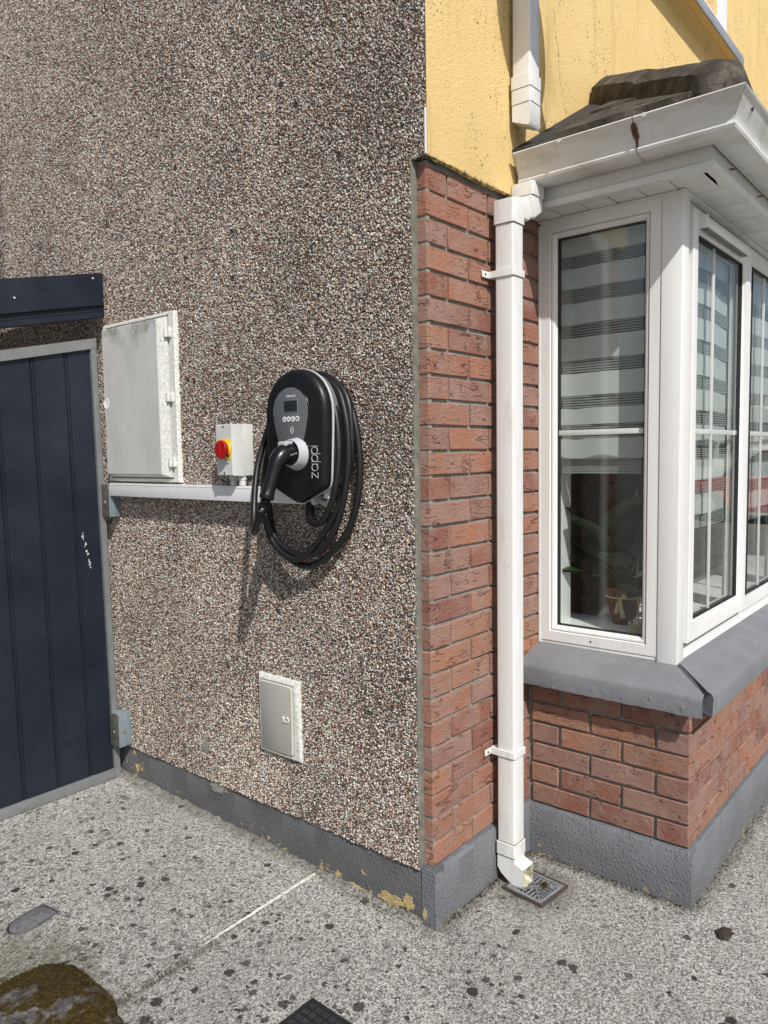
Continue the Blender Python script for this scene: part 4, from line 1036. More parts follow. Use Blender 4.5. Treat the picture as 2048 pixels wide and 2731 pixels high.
# ================================================================== SERVICES ON THE GABLE
mb_ = thing('meter_box', 'large pale meter box with a stained grey door and side hinges, near the gate', 'meter box', (-.03, 1.44, 1.35))
Y0, Y1, Z0, Z1 = 1.181, 1.695, 1.349, 2.013
rr = []
def rect_x(k, x_, y0=Y0, y1=Y1, z0=Z0, z1=Z1): return [(x_, y1 - k, z0 + k), (x_, y0 + k, z0 + k), (x_, y0 + k, z1 - k), (x_, y1 - k, z1 - k)]
def rect4(x_, l_, r_, b_, t_): return [(x_, Y1 - l_, Z0 + b_), (x_, Y0 + r_, Z0 + b_), (x_, Y0 + r_, Z1 - t_), (x_, Y1 - l_, Z1 - t_)]
obj('frame', MB().loft([rect4(-.015, 0, 0, 0, 0), rect4(-.037, 0, 0, 0, 0), rect4(-.042, .004, .004, .004, .004), rect4(-.042, .022, .034, .014, .012), rect4(-.026, .023, .035, .015, .013)], False, True), 'meter_frame', mb_)
dr = obj('door', MB().loft([rect4(-.030, .026, .038, .020, .019), rect4(-.046, .026, .038, .020, .019), rect4(-.062, .030, .079, .030, .024), rect4(-.066, .033, .083, .034, .027)], True, True), 'meter_door', mb_)
obj('door_edge', MB().loft([rect4(-.0468, 1e9, 0, 0, 0)] if False else [[(-.0466, Y0 + .0385, Z0 + .0205), (-.0466, Y0 + .0385, Z1 - .0195), (-.0628, Y0 + .0786, Z1 - .0245), (-.0628, Y0 + .0786, Z0 + .0305)], [(-.0478, Y0 + .0380, Z0 + .021), (-.0478, Y0 + .0380, Z1 - .020), (-.0640, Y0 + .0790, Z1 - .025), (-.0640, Y0 + .0790, Z0 + .031)]]), 'meter_frame', dr)
hc = (1.648, 1.680)
obj('lock_recess', MB().loft([[(x_, hc[0] + r_ * math.cos(t_), hc[1] + r_ * math.sin(t_)) for t_ in np.linspace(0, 2 * math.pi, 25)[:-1]] for x_, r_ in ((-.0662, .0225), (-.0672, .021), (-.0664, .019), (-.0663, .004))], False, True, smooth=True), 'window_white', dr)
for zc in (1.930, 1.682, 1.428):
    obj('hinge', MB().bbox(-.056, -.040, 1.196, 1.232, zc - .018, zc + .018, .003).tube([(-.056, 1.2155, zc - .016), (-.056, 1.2155, zc + .016)], .0055, 8), 'meter_frame', mb_)

ms_ = thing('meter_box', 'small weathered meter box with a round lock, low on the pebble-dash', 'meter box', (-.03, .65, .38))
Y0, Y1, Z0, Z1 = .541, .754, .379, .668
obj('frame', MB().loft([rect4(-.015, 0, 0, 0, 0), rect4(-.030, 0, 0, 0, 0), rect4(-.036, .006, .010, .008, .012), rect4(-.036, .010, .030, .012, .020), rect4(-.029, .0105, .031, .0125, .021)], False, True), 'meter_frame', ms_)
def rrect(x_, y0, y1, z0, z1, r_):
    o = []
    for cy_, cz_, a0 in ((y1 - r_, z1 - r_, 0), (y0 + r_, z1 - r_, 90), (y0 + r_, z0 + r_, 180), (y1 - r_, z0 + r_, 270)):
        for k in range(5): a = R(a0 + 22.5 * k); o.append((x_, cy_ + r_ * math.cos(a), cz_ + r_ * math.sin(a)))
    return o
dr = obj('door', MB().loft([rrect(-.028, Y0 + .034, Y1 - .013, Z0 + .016, Z1 - .024, .010), rrect(-.038, Y0 + .034, Y1 - .013, Z0 + .016, Z1 - .024, .010), rrect(-.0405, Y0 + .0365, Y1 - .0155, Z0 + .0185, Z1 - .0265, .009)]), 'meter_small', ms_)
lc = (.599, .523)
obj('lock', MB().loft([[(x_, lc[0] + r_ * math.cos(t_), lc[1] + r_ * math.sin(t_)) for t_ in np.linspace(0, 2 * math.pi, 21)[:-1]] for x_, r_ in ((-.040, .0100), (-.0445, .0095), (-.0445, .0058), (-.0408, .0050))], False, True, smooth=True), 'meter_frame', dr)
obj('lock_hole', MB().tube([(-.0409, lc[0], lc[1]), (-.0416, lc[0], lc[1])], .0046, 14), 'void', dr)
obj('handle_tab', MB().bbox(-.0455, -.040, .6145, .619, .5115, .534, .001), 'meter_frame', dr)

tr_ = thing('cable_trunking', 'white plastic cable trunking running from the gate post to the charger', 'trunking', (-.04, 1.2, 1.29))
obj('trunk_base', MB().box(-.064, -.022, .405, 1.6385, 1.2895, 1.3415), 'trunk_white', tr_)
obj('trunk_lid', MB().bbox(-.076, -.0635, .405, 1.6387, 1.288, 1.343, .003), 'trunk_white', tr_)
obj('lid_edge', MB().bbox(-.0768, -.074, .404, 1.6389, 1.3345, 1.3375, .0008), 'trunk_white', tr_)

iso = thing('isolator_switch', 'light grey isolator box with a red and yellow rotary switch above the trunking', 'switch', (-.07, .8, 1.38))
obj('base', MB().bbox(-.071, -.022, .757, .851, 1.3795, 1.5615, .003), 'isolator_grey', iso)
obj('lid', MB().loft([[(-.0715, .7565, 1.379), (-.0715, .8515, 1.379), (-.0715, .8515, 1.562), (-.0715, .7565, 1.562)], [(-.111, .7585, 1.381), (-.111, .8495, 1.381), (-.111, .8495, 1.560), (-.111, .7585, 1.560)], [(-.1165, .7615, 1.384), (-.1165, .8465, 1.384), (-.1165, .8465, 1.557), (-.1165, .7615, 1.557)]]), 'isolator_grey', iso)
for (y_, z_) in ((.806, 1.552), (.806, 1.389)): obj('lid_screw', MB().tube([(-.1164, y_, z_), (-.1172, y_, z_)], .0042, 10), 'gasket', iso)
obj('switch_plate', MB().bbox(-.1182, -.1164, .768, .834, 1.437, 1.509, .0006), 'yellow_plastic', iso)
kc = (.794, 1.472)
kd = obj('switch_ring', MB().loft([[(x_, kc[0] + r_ * math.cos(t_), kc[1] + r_ * math.sin(t_)) for t_ in np.linspace(0, 2 * math.pi, 29)[:-1]] for x_, r_ in ((-.118, .0315), (-.129, .0310), (-.131, .029))], smooth=True), 'yellow_plastic', iso)
kn = obj('switch_knob', MB().loft([[(x_, kc[0] + r_ * math.cos(t_), kc[1] + r_ * math.sin(t_)) for t_ in np.linspace(0, 2 * math.pi, 29)[:-1]] for x_, r_ in ((-.1305, .0325), (-.141, .0320), (-.143, .030), (-.1425, .027))], smooth=True), 'red_plastic', iso)
obj('knob_grip', MB().bbox(-.150, -.142, kc[0] - .007, kc[0] + .007, kc[1] - .029, kc[1] + .029, .003), 'red_plastic', kn)
obj('padlock_slot', MB().bbox(-.1312, -.1295, kc[0] - .034, kc[0] - .024, kc[1] - .026, kc[1] - .018, .001), 'void', kd)
for (x_, y_) in ((-.062, .775), (-.062, .822)):
    obj('cable_gland', MB().tube([(x_, y_, 1.380), (x_, y_, 1.364)], .0155, 6, smooth=False).tube([(x_, y_, 1.3635), (x_, y_, 1.3445)], .0128, 16), 'isolator_grey', iso)
obj('knockout', MB().tube([(-.047, .7565, 1.405), (-.047, .7572, 1.405)], .0105, 20).box(-.046, -.0445, .7562, .7568, 1.4, 1.401), 'isolator_grey', iso)

# ------------------------------------------------------------------ EV charger
CY, CZ = .421, 1.50
def outline(sc_=1.0, n=56, dz=0.0):
    """egg-arched head, straight flanks, shallow V foot; returns (y,z)"""
    pts = []
    hw, top, sh_, lo, tip = .1405, 1.7205, 1.578, 1.352, 1.2935
    for k in range(19):                              # arch, from right flank over the top to the left flank
        a = math.pi * k / 18
        pts.append((CY - hw * math.cos(a), sh_ + (top - sh_) * math.sin(a) ** .93))
    lf = [(CY + .1395, 1.53), (CY + .1365, 1.47), (CY + .1330, 1.41), (CY + .1305, 1.368), (CY + .1265, 1.352), (CY + .118, 1.343), (CY + .06, 1.317), (CY + .02, 1.2995), (CY + .008, 1.2955)]
    pts += lf + [(CY, 1.2945)] + [(2 * CY - y_, z_) for y_, z_ in reversed(lf)]
    return [(CY + (y_ - CY) * sc_, CZ + (z_ - CZ) * (1 - (1 - sc_) * .65) + dz) for y_, z_ in pts]
def oring(x_, s_): return [(x_, y_, z_) for y_, z_ in outline(s_)]
ch = thing('ev_charger', 'black wall-mounted car charger with grey egg-shaped panel and silver edge trim', 'car charger', (-.08, CY, 1.29))
obj('back_shell', MB().loft([oring(-.022, .86), oring(-.055, .90), oring(-.100, .955), oring(-.106, .96)], smooth=True), 'charger_shell', ch)
obj('edge_trim', MB().loft([oring(-.102, .965), oring(-.104, 1.0), oring(-.1085, 1.004), oring(-.1115, .998), oring(-.112, .95)], smooth=True), 'silver_trim', ch)
fc = obj('front_cover', MB().loft([oring(-.111, .985), oring(-.119, .988), oring(-.128, .975), oring(-.136, .95), oring(-.1415, .905), oring(-.1435, .86)], smooth=True), 'satin_black', ch)
def egg(s_, x_, n=44):
    o = []
    for k in range(n):
        a = 2 * math.pi * k / n; cz_, sy = math.sin(a), math.cos(a)
        if cz_ >= 0: z_ = 1.585 + .076 * s_ * cz_; hw = .079 * s_
        else: z_ = 1.585 + .165 * s_ * cz_; hw = .079 * s_
        taper = 1.0 if cz_ >= 0 else 1 - .30 * (-cz_) ** 1.3
        o.append((x_, CY + .012 + hw * sy * taper, z_))
    return o
obj('panel_groove', MB().loft([egg(1.07, -.1430), egg(1.055, -.1445), egg(1.02, -.1447)], False, True, smooth=True), 'black_plastic', ch)
pnl = obj('control_panel', MB().loft([egg(1.0, -.1440), egg(.99, -.1462), egg(.965, -.1470)], False, True), 'charger_grey', ch)
FXC = -.1471
scn = obj('display_bezel', MB().loft([rrect(FXC, .396, .460, 1.5825, 1.6225, .003), rrect(FXC - .0006, .3965, .4595, 1.583, 1.622, .003)], False, True), 'charger_shell', pnl)
obj('display', MB().loft([rrect(FXC - .0005, .3985, .4575, 1.585, 1.620, .002), rrect(FXC - .0011, .3985, .4575, 1.585, 1.620, .002)], False, True), 'screen', pnl)
def strokes(mb, paths, r_, x_):
    for p in paths: mb.tube([(x_, y_, z_) for y_, z_ in p], r_, 6)
def disc(y_, z_, r_, x_, th=.0006): return MB().tube([(x_, y_, z_), (x_ - th, y_, z_)], r_, 22, smooth=False)
for i, y_ in enumerate((.4575, .438, .418, .3985)):
    bt_ = obj('button', disc(y_, 1.5625, .0085, FXC), 'white_print', pnl)
    mk = MB(); X_ = FXC - .0008
    if i == 0: strokes(mb=mk, paths=[[(y_ + .0032, 1.5625 + d_), (y_ - .0032, 1.5625 + d_)] for d_ in (-.003, 0, .003)], r_=.0008, x_=X_)
    elif i == 1: strokes(mk, [[(y_ + .0035, 1.559), (y_, 1.566), (y_ - .0035, 1.559)]], .0010, X_)
    elif i == 2: strokes(mk, [[(y_ + .0035, 1.566), (y_, 1.559), (y_ - .0035, 1.566)]], .0010, X_)
    else: strokes(mk, [[(y_ + .0048, 1.5625), (y_ - .0048, 1.5625)], [(y_, 1.5577), (y_, 1.5673)]], .0012, X_)
    obj('button_symbol', mk, 'gasket', pnl)
# bolt emblem: two slanted loops interlocking
mk = MB(); X_ = FXC - .0004; q_ = lambda a, b: (.4245 - a, 1.527 + b)
strokes(mk, [[q_(.001, .0115), q_(.0035, .0105), q_(.0015, .003), q_(-.002, -.004), q_(-.006, -.0045), q_(-.007, -.001), q_(-.003, .010), q_(.001, .0115)],
             [q_(-.001, -.0115), q_(-.0035, -.0105), q_(-.0015, -.003), q_(.002, .004), q_(.006, .0045), q_(.007, .001), q_(.003, -.010), q_(-.001, -.0115)]], .00055, X_)
obj('bolt_emblem', mk, 'white_print', pnl)
def text_mesh(txt, size):
    cu = bpy.data.curves.new('lettering', 'FONT'); cu.body = txt; cu.size = size; cu.align_x = 'CENTER'; cu.align_y = 'CENTER'; cu.extrude = .0002
    o = bpy.data.objects.new('tmp', cu); COL.objects.link(o); dg = bpy.context.evaluated_depsgraph_get()
    me_ = bpy.data.meshes.new_from_object(o.evaluated_get(dg)); bpy.data.objects.remove(o); bpy.data.curves.remove(cu); me_.materials.clear(); return me_
def place_text(txt, size, mw, mat, parent):
    me_ = text_mesh(txt, size); me_.transform(mw); return obj('lettering', me_, mat, parent)
# facing -x, reading towards -y, up +z
mw = Matrix.Translation((FXC - .0003, .4265, 1.6345)) @ Matrix(((0, 0, -1, 0), (-1, 0, 0, 0), (0, 1, 0, 0), (0, 0, 0, 1)))
place_text('myenergi', .0115, mw, 'white_print', pnl)
# vertical word in thin round strokes: advance along +z, letter tops to +y
def P_(a, h): return (.3165 + h * .0262, 1.377 + a)      # a: along the word (m), h: 0 baseline .. 1 x-height
def arc(ca, ch_, ra, rh, t0, t1, n=12): return [P_(ca + ra * math.cos(R(t0 + (t1 - t0) * k / n)), ch_ + rh * math.sin(R(t0 + (t1 - t0) * k / n))) for k in range(n + 1)]
pa = [[P_(0, 1), P_(.017, 1), P_(.0005, 0), P_(.0175, 0)]]
pa += [arc(.0325, .5, .0105, .5, 20, 340) + [P_(.043, 0)], [P_(.043, .98), P_(.043, 0)]]
for b0 in (.0505, .0745):
    pa += [[P_(b0, 1), P_(b0, -.42)], arc(b0 + .0105, .5, .0105, .5, 180, -150, 14)]
pa += [[P_(.0985, .98), P_(.0985, 0)], [P_(.0985, 1.38), P_(.0985, 1.46)]]
mk = MB(); strokes(mk, pa, .00115, -.1442); obj('lettering', mk, 'silver_trim', ch)
# holster socket
sc0 = Vector((-.146, .408, 1.452))
def rg(x_, r_, dy=0, dz=0, n=26): return [(x_, sc0.y + dy + r_ * math.cos(2 * math.pi * k / n), sc0.z + dz + r_ * math.sin(2 * math.pi * k / n)) for k in range(n)]
obj('socket', MB().loft([rg(-.143, .052), rg(-.149, .051), rg(-.160, .046, 0, .002), rg(-.172, .0435, 0, .003), rg(-.174, .041, 0, .003), rg(-.172, .038, 0, .003), rg(-.160, .034)], False, True, smooth=True), 'socket_grey', ch)
obj('socket_latch', MB().bbox(-.204, -.172, .395, .425, 1.481, 1.492, .003).bbox(-.206, -.196, .392, .428, 1.472, 1.490, .003), 'socket_grey', ch)
obj('cable_entry', MB().tube([(-.075, .335, 1.345), (-.075, .335, 1.312)], .020, 14).tube([(-.072, .335, 1.316), (-.072, .335, 1.30), (-.066, .345, 1.292), (-.05, .375, 1.292), (-.04, .405, 1.297)], .0115, 12), 'trunk_white', ch)

cb = thing('charging_cable', 'coiled black charging cable and plug hanging on the car charger', 'cable', (-.1, .43, 1.1))
loops = [
    (-.070, .432, 1.292), (-.080, .420, 1.262), (-.092, .402, 1.240), (-.100, .372, 1.229), (-.104, .337, 1.244), (-.105, .303, 1.291), (-.104, .279, 1.360), (-.098, .272, 1.440), (-.090, .280, 1.520), (-.082, .303, 1.600), (-.075, .352, 1.672), (-.060, .43, 1.712),
    (-.050, .51, 1.69), (-.052, .572, 1.62), (-.058, .612, 1.53), (-.070, .636, 1.43), (-.078, .643, 1.35), (-.082, .634, 1.265), (-.084, .612, 1.205), (-.085, .572, 1.160), (-.086, .511, 1.131), (-.086, .437, 1.121), (-.086, .366, 1.148), (-.086, .300, 1.225), (-.084, .268, 1.310), (-.080, .251, 1.400), (-.076, .250, 1.480), (-.072, .262, 1.560), (-.066, .296, 1.645), (-.055, .37, 1.712), (-.046, .45, 1.728),
    (-.040, .53, 1.695), (-.042, .59, 1.61), (-.050, .628, 1.50), (-.062, .648, 1.40), (-.076, .645, 1.29), (-.088, .622, 1.205), (-.092, .577, 1.146), (-.094, .520, 1.114), (-.094, .470, 1.108), (-.093, .412, 1.140), (-.092, .352, 1.196), (-.088, .294, 1.276), (-.072, .266, 1.36), (-.066, .250, 1.44), (-.062, .250, 1.54), (-.056, .272, 1.625), (-.050, .330, 1.70), (-.042, .42, 1.742),
    (-.038, .52, 1.72), (-.038, .585, 1.64), (-.042, .63, 1.53), (-.046, .655, 1.42), (-.052, .652, 1.30), (-.06, .628, 1.20), (-.064, .575, 1.126), (-.066, .505, 1.088), (-.064, .438, 1.087), (-.060, .372, 1.116), (-.056, .309, 1.172), (-.052, .262, 1.241), (-.050, .236, 1.324), (-.050, .228, 1.406), (-.050, .233, 1.487), (-.050, .249, 1.561), (-.048, .279, 1.626), (-.044, .335, 1.690), (-.040, .41, 1.728), (-.036, .49, 1.728),
    (-.038, .56, 1.68), (-.05, .610, 1.60), (-.075, .632, 1.51), (-.105, .640, 1.42), (-.135, .625, 1.33), (-.160, .604, 1.255), (-.185, .577, 1.214), (-.212, .545, 1.203), (-.240, .505, 1.216), (-.262, .465, 1.247), (-.275, .433, 1.280), (-.277, .420, 1.298)]
loops = [(x_, y_, z_ if z_ < 1.64 else 1.64 + (z_ - 1.64) * .68) for x_, y_, z_ in loops]
obj('cable', MB().tube(catmull(loops, 5), .0108, 10), 'cable_rubber', cb)
obj('strain_relief', MB().tube(catmull([(-.068, .434, 1.298), (-.078, .423, 1.268), (-.090, .406, 1.244), (-.096, .390, 1.234)], 8), [.0155 if k % 2 else .0125 for k in range(24)] + [.011], 12, smooth=False), 'black_plastic', cb)
hp = [(-.158, .408, 1.4535), (-.176, .408, 1.4535), (-.196, .4085, 1.4515), (-.212, .409, 1.444), (-.225, .4095, 1.430), (-.236, .410, 1.408), (-.247, .411, 1.380), (-.257, .413, 1.352), (-.2645, .414, 1.331), (-.2655, .4145, 1.329), (-.268, .415, 1.322), (-.2695, .4155, 1.317)]
hr = [.0335, .0335, .0325, .0300, .0268, .0232, .0205, .0198, .0208, .0228, .0228, .0205]
pg = obj('plug_handle', MB().tube(catmull(hp, 3), list(np.interp(np.arange(34) / 3, np.arange(12), hr)), 18), 'black_plastic', cb)
obj('handle_boot', MB().tube(catmull([(-.269, .4155, 1.320), (-.273, .417, 1.306), (-.2765, .420, 1.292), (-.276, .427, 1.283)], 6), [.017 if k % 2 else .0138 for k in range(18)] + [.011], 12, smooth=False), 'black_plastic', cb)
mw = Matrix.Translation((-.203, .3755, 1.447)) @ Matrix.Rotation(R(12), 4, 'Y') @ Matrix(((-1, 0, 0, 0), (0, 0, -1, 0), (0, 1, 0, 0), (0, 0, 0, 1)))
mw = Matrix.Translation((-.190, .3743, 1.4525)) @ Matrix(((1, 0, 0, 0), (0, 0, -1, 0), (0, 1, 0, 0), (0, 0, 0, 1))) @ Matrix.Rotation(R(14), 4, 'Z')
place_text('myenergi', .0078, mw, 'socket_grey', pg)

# ================================================================== ON THE GROUND
gu = thing('drain_gully', 'square grey gully grate in a brown plastic frame below the downpipe shoe', 'drain', (.367, -.147, 0))
x0, x1, y0, y1 = .302, .432, -.212, -.082
RT = Matrix.Translation((.366, -.150, 0)) @ Matrix.Rotation(R(-6), 4, 'Z') @ Matrix.Translation((-.367, .147, 0))
def rot_obj(o): o.data.transform(RT); return o
rot_obj(obj('gully_frame', MB().loft([[(x0 - e, y0 - e, z_), (x1 + e, y0 - e, z_), (x1 + e, y1 + e, z_), (x0 - e, y1 + e, z_)] for e, z_ in ((.013, -.03), (.013, .0045), (.006, .0045), (.0055, -.03))], False, False), 'brown_plastic', gu))
rot_obj(obj('gully_pot', MB().loft([[(x0 - .006, y0 - .006, z_), (x1 + .006, y0 - .006, z_), (x1 + .006, y1 + .006, z_), (x0 - .006, y1 + .006, z_)] for z_ in (-.012, -.16)], False, True), 'dark_void', gu))
gr = rot_obj(obj('grate_rim', MB().loft([[(x0 - .004 + e, y0 - .004 + e, z_), (x1 + .004 - e, y0 - .004 + e, z_), (x1 + .004 - e, y1 + .004 - e, z_), (x0 - .004 + e, y1 + .004 - e, z_)] for e, z_ in ((0, -.008), (0, .003), (.0095, .0035), (.0105, -.008))], False, False), 'grate_grey', gu))
cx, cy_ = (x0 + x1) / 2, (y0 + y1) / 2; hw = (x1 - x0) / 2 - .006
for a in (45, 135, 225, 315):
    d = Vector((math.cos(R(a)), math.sin(R(a)), 0)); p = Vector((cx, cy_, -.002)); sd2 = Vector((-d.y, d.x, 0)) * .0022
    q = p + d * hw * 1.40
    rot_obj(obj('diagonal_bar', MB().loft([[c_ + sd2 + Vector((0, 0, -.004)), c_ - sd2 + Vector((0, 0, -.004)), c_ - sd2 + Vector((0, 0, .004)), c_ + sd2 + Vector((0, 0, .004))] for c_ in (p, q)]), 'grate_grey', gu))
for side in range(4):
    for k in range(-3, 4):
        off = k * .0150
        ln0, ln1 = abs(off) + .006, hw + .002
        if ln1 - ln0 < .004: continue
        c_, s_ = math.cos(R(90 * side)), math.sin(R(90 * side)); pts = []
        mbar = MB()
        f2 = lambda u, v_, z_: (cx + u * c_ - v_ * s_, cy_ + u * s_ + v_ * c_, z_)
        mbar.loft([[f2(u, off - .0017, -.006), f2(u, off + .0017, -.006), f2(u, off + .0017, .0015), f2(u, off - .0017, .0015)] for u in (ln0, ln1)])
        rot_obj(obj('grate_bar', mbar, 'grate_grey', gu))
rot_obj(obj('hub', MB().tube([(cx, cy_, -.006), (cx, cy_, .0022)], .0075, 14), 'grate_grey', gu))
# moss tuft and stalks lying on the grate
mt = MB(); rm_ = random.Random(9)
for k in range(260):
    a = rm_.uniform(0, 6.28); r_ = abs(rm_.gauss(0, .010)); p = Vector((.382 + r_ * math.cos(a), -.175 + r_ * math.sin(a) * .8, .004 + rm_.uniform(0, .014) * max(0, 1 - r_ / .022)))
    d = Vector((rm_.gauss(0, 1), rm_.gauss(0, 1), rm_.gauss(.4, .6))).normalized() * rm_.uniform(.004, .009); s2 = d.cross(Vector((0, 0, 1))).normalized() * .0011
    mt.add([p - s2, p + s2, p + d], [(0, 1, 2)])
tag(obj('moss_tuft', mt, 'moss'), 'dark moss tuft caught on the gully grate', 'moss')
for i, (pts, lab) in enumerate((([(.30, -.10, .012), (.325, -.135, .012), (.36, -.165, .010), (.40, -.185, .006)], 'dry pale stalk lying across the grate under the shoe mouth'), ([(.375, -.17, .008), (.42, -.155, .012), (.47, -.165, .010), (.50, -.17, .006)], 'dry pale stalk reaching off the right side of the grate'),
                                 ([(.43, -.05, .012), (.48, -.075, .008), (.53, -.12, .006), (.545, -.2, .005)], 'bent dry stalk on the concrete behind the grate'), ([(.40, -.035, .02), (.47, -.04, .016), (.55, -.05, .008)], 'dry grass stalk at the foot of the brick corner'))):
    tag(obj('dry_stalk', MB().tube(catmull(pts, 5), .0008, 5), 'dry_straw'), lab, 'stalk', 'dry stalks round the drain')

cv = thing('access_cover', 'black square-patterned access cover in the paving at the bottom edge', 'drain cover', (-.55, -.02, 0))
CT = Matrix.Translation((-.466, .062, .004)) @ Matrix.Rotation(R(-1), 4, 'Z')
def ct(mb): 
    mb.v = [tuple(CT @ Vector(p)) for p in mb.v]; return mb
obj('rim', ct(MB().box(-.30, 0, -.30, 0, -.02, .0015)), 'cover_black', cv)
obj('lid', ct(MB().bbox(-.292, -.008, -.292, -.008, -.01, .0025, .001)), 'cover_black', cv)
for i in range(11):
    for j in range(11):
        a, b_ = -.016 - i * .0243, -.016 - j * .0243
        w_ = .0165
        obj('raised_square', ct(MB().loft([[(a - e, b_ - e, z_), (a - w_ + e, b_ - e, z_), (a - w_ + e, b_ - w_ + e, z_), (a - e, b_ - w_ + e, z_)] for e, z_ in ((0, .0025), (.0008, .0046), (.002, .0046), (.003, .0032))], False, True)), 'cover_edge', cv)

sv = thing('stopcock_cover', 'small bell-shaped iron stopcock cover set flush in the concrete path', 'cover', (-.79, .99, .012))
A = Vector((-.858, .968)); B_ = Vector((-.722, .992)); ax_ = (B_ - A); Ln = ax_.length; ax_.normalize(); nm = Vector((-ax_.y, ax_.x))
def bell(s_, z_):
    o = []; n_ = 9
    pro = [(0, 0)] + [(Ln * .52 * (1 - math.cos(R(90 * k / n_))), .044 * math.sin(R(90 * k / n_))) for k in range(1, n_ + 1)] + [(Ln * .8, .040), (Ln, .038)]
    c_ = A + ax_ * Ln * .5
    for u, w_ in pro: o.append(A + ax_ * u + nm * w_)
    for u, w_ in reversed(pro[1:]): o.append(A + ax_ * u - nm * w_)
    return [(c_.x + (p.x - c_.x) * s_, c_.y + (p.y - c_.y) * s_, gz(0, p.y) + z_) for p in o]
obj('surround', MB().loft([bell(1.14, -.01), bell(1.12, .0055), bell(1.05, .0055), bell(1.04, -.002)], False, False), 'iron', sv)
obj('gap', MB().loft([bell(1.045, -.004), bell(1.045, .0035)], False, True), 'dark_void', sv)
obj('lid', MB().loft([bell(.965, -.003), bell(.955, .0065), bell(.92, .0075)], False, True), 'iron', sv)

# mossy boulder in the bottom left corner
bm = bmesh.new(); bmesh.ops.create_icosphere(bm, subdivisions=5, radius=1)
from mathutils import noise as mn
for v_ in bm.verts:
    p = v_.co.copy(); n1 = mn.fractal(p * 1.3 + Vector((3, 1, 0)), 1.0, 2.0, 4); n2 = mn.fractal(p * 7, .8, 2.0, 4)
    s_ = 1 + .13 * n1 + .022 * n2
    sx = abs(p.x) ** .75 * math.copysign(1, p.x); sy = abs(p.y) ** .75 * math.copysign(1, p.y)
    v_.co = (sx * s_ * .215, sy * s_ * .235, p.z * s_ * .060)
rk = MB().frombm(bm, True); rk.v = [(x_ - 1.02, y_ + .515, z_ + .012) for x_, y_, z_ in rk.v]
bo_ = tag(obj('boulder', rk, 'mossy_stone'), 'mossy brown boulder cropped by the bottom left corner', 'boulder')
mv = MB(); rq = random.Random(4); tri = [f_ for f_ in rk.f if all(rk.v[i][2] > .0 for i in f_)]
for k in range(9000):
    f_ = rq.choice(tri); p = sum((Vector(rk.v[i]) for i in f_), Vector()) / 3 + Vector((rq.uniform(-.006, .006), rq.uniform(-.006, .006), 0))
    if mn.fractal(p * 7 + Vector((2, 5, 1)), 1, 2, 4) < -.12: continue
    d = (Vector((rq.gauss(0, .7), rq.gauss(0, .7), 1))).normalized() * rq.uniform(.003, .0085); s2 = d.cross(Vector((rq.gauss(0, 1), rq.gauss(0, 1), .1))).normalized() * .0012
    mv.add([p - s2, p + s2, p + d], [(0, 1, 2)])
tag(obj('moss', mv, 'boulder_moss', bo_), kind='stuff')
# white joint filler
jp = MB(); rr = []
for x_ in np.linspace(-.045, -.66, 46):
    h_ = .0105 * (1 if x_ > -.45 else max(.15, 1 - (-.45 - x_) / .20)) + random.uniform(-.0012, .0012); y_ = .463 + .012 * (1 + x_ * 1.6) + random.uniform(-.0008, .0008); wj = (.0042 + random.uniform(-.0014, .0008)) * (1 if x_ > -.4 else .75)
    rr.append([(x_, y_ - wj, -.004), (x_, y_ - wj * .9, h_), (x_, y_ + wj * .9, h_ + .0012), (x_, y_ + wj, -.004)])
tag(obj('joint_strip', jp.loft(rr), 'strip_white'), 'white filler strip standing in the joint between concrete slabs', 'joint strip')
# dirt crumbs in the angles at the wall foot (uncountable)
dm = MB(); rd = random.Random(21)
def crumb(x_, y_, s_):
    z_ = gz(x_, y_) + .002
    dm.add([(x_ + s_ * rd.uniform(.5, 1), y_ + rd.uniform(-.4, .4) * s_, z_ - .004), (x_ + rd.uniform(-.4, .4) * s_, y_ + s_ * rd.uniform(.5, 1), z_ - .004), (x_ - s_ * rd.uniform(.5, 1), y_ + rd.uniform(-.4, .4) * s_, z_ - .004), (x_ + rd.uniform(-.4, .4) * s_, y_ - s_ * rd.uniform(.5, 1), z_ - .004), (x_, y_, z_ + s_ * rd.uniform(.3, .7))], [(0, 1, 4), (1, 2, 4), (2, 3, 4), (3, 0, 4)])
for k in range(900):
    t_ = rd.random()
    if t_ < .3: crumb(rd.uniform(.02, .56), -.022 - abs(rd.gauss(0, .012)), rd.uniform(.001, .0035))
    elif t_ < .55: crumb(XB - .02 - abs(rd.gauss(0, .012)), rd.uniform(-.58, -.03), rd.uniform(.001, .0035))
    elif t_ < .8: crumb(rd.uniform(XB, 2.2), YB - .02 - abs(rd.gauss(0, .014)), rd.uniform(.001, .0035))
    elif t_ < .92: crumb(rd.gauss(.37, .12), rd.gauss(-.15, .09), rd.uniform(.001, .003))
    else: crumb(-.035 - abs(rd.gauss(0, .02)), rd.uniform(-.01, 1.6), rd.uniform(.001, .0035))
tag(obj('dirt_crumbs', dm, 'debris'), 'dark crumbs of dirt and moss along the wall foot', 'dirt', kind='stuff')
cl = MB()
for (cx_, cy2, s_) in ((.565, -.655, .016), (.775, -.80, .024), (.79, -.79, .014), (.30, -.30, .009), (.25, -.28, .008)):
    pass
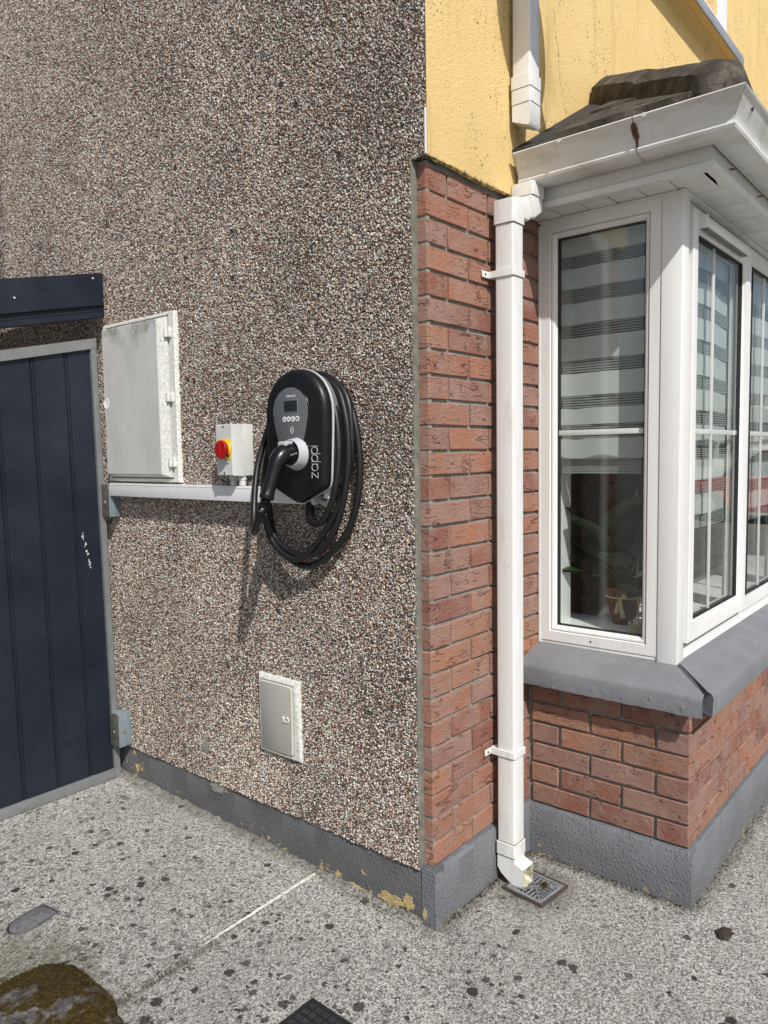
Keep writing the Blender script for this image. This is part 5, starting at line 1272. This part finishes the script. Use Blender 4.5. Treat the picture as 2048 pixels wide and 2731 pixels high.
for (px_, py_, s_, lab) in ((.50, -.71, .020, 'brown dirt clump on the concrete right of the bay corner'), (.12, -.22, .008, 'small brown dirt clump on the concrete near the wall corner')):
    b2 = bmesh.new(); bmesh.ops.create_icosphere(b2, subdivisions=3, radius=1)
    for v_ in b2.verts:
        n1 = mn.fractal(v_.co * 2.3 + Vector((px_ * 9, 0, 0)), 1, 2, 4); v_.co *= 1 + .5 * n1; v_.co = (px_ + v_.co.x * s_ * 1.5, py_ + v_.co.y * s_, .001 + v_.co.z * s_ * .35)
    tag(obj('dirt_clump', MB().frombm(b2, True), 'debris'), lab, 'dirt', 'dirt clumps on the paving')

# ================================================================== REFLECTED STREET (seen only in the front panes)
hs = thing('neighbour_house', 'pale rendered house mirrored in the front bay panes', 'house', (64, -18, 0))
obj('wall', MB().box(60, 69, -31, -9.5, 0, 2.7), 'house_wall', hs)
rf = obj('roof', MB().loft([[(59.6, y_, 2.65), (64.5, y_, 4.7), (69.4, y_, 2.65), (69.4, y_, 2.5), (59.6, y_, 2.5)] for y_ in (-31.4, -9.1)]), 'slate', hs)
obj('chimney', MB().box(64.1, 64.9, -14.9, -14.0, 4.2, 5.6), 'house_wall', rf)
for y_ in (-28, -24, -20, -16.5, -12):
    w2 = obj('window', MB().box(59.9, 60.02, y_ - .85, y_ + .85, .9, 2.15), 'window_white', hs)
    obj('pane', MB().box(59.87, 59.91, y_ - .76, y_ - .04, .99, 2.06).box(59.87, 59.91, y_ + .04, y_ + .76, .99, 2.06), 'car_glass', w2)
obj('door', MB().box(59.9, 60.02, -18.8, -17.8, .05, 2.1), 'slate', hs)
cr = thing('parked_car', 'red car mirrored low in the front bay panes', 'car', (14.6, -4.2, 0))
def car_ring(y_, hw, z0, z1, ins): 
    c_ = 14.6
    return [(c_ - hw, y_, z0), (c_ - hw - .02, y_, z0 + (z1 - z0) * .45), (c_ - hw + ins, y_, z1 - .04), (c_ - hw + ins + .12, y_, z1), (c_ + hw - ins - .12, y_, z1), (c_ + hw - ins, y_, z1 - .04), (c_ + hw + .02, y_, z0 + (z1 - z0) * .45), (c_ + hw, y_, z0)]
obj('body', MB().loft([car_ring(y_, hw, .22, z1, .05) for y_, hw, z1 in ((-5.05, .70, .62), (-4.95, .80, .74), (-4.2, .86, .88), (-3.9, .87, .92), (-1.6, .87, .95), (-1.1, .86, .94), (-.95, .80, .80))], smooth=True), 'car_red', cr)
obj('cabin_glass', MB().loft([car_ring(y_, hw, .90, z1, .14) for y_, hw, z1 in ((-4.05, .76, .93), (-3.4, .76, 1.36), (-3.1, .76, 1.40), (-1.7, .76, 1.39), (-1.15, .74, .95))], smooth=True), 'car_glass', cr)
obj('roof_panel', MB().loft([car_ring(y_, hw, 1.36, z1, .10) for y_, hw, z1 in ((-3.35, .66, 1.40), (-2.6, .68, 1.44), (-1.75, .66, 1.41))], smooth=True), 'car_red', cr)
for (x_, y_) in ((13.76, -4.25), (15.44, -4.25), (13.76, -1.75), (15.44, -1.75)):
    wh = obj('wheel', MB().tube([(x_ - .1, y_, .31), (x_ + .1, y_, .31)], .31, 24), 'rubber', cr); obj('rim', MB().tube([(x_ - .108, y_, .31), (x_ + .108, y_, .31)], .19, 16), 'alloy', wh)
for x_ in (14.0, 15.2):
    obj('headlight', MB().bbox(x_ - .14, x_ + .14, -5.04, -4.9, .60, .72, .03), 'alloy', cr); obj('tail_light', MB().bbox(x_ - .12, x_ + .12, -1.06, -.9, .66, .86, .03), 'lamp_red', cr)
print('objects', len(bpy.data.objects), 'chips', n)
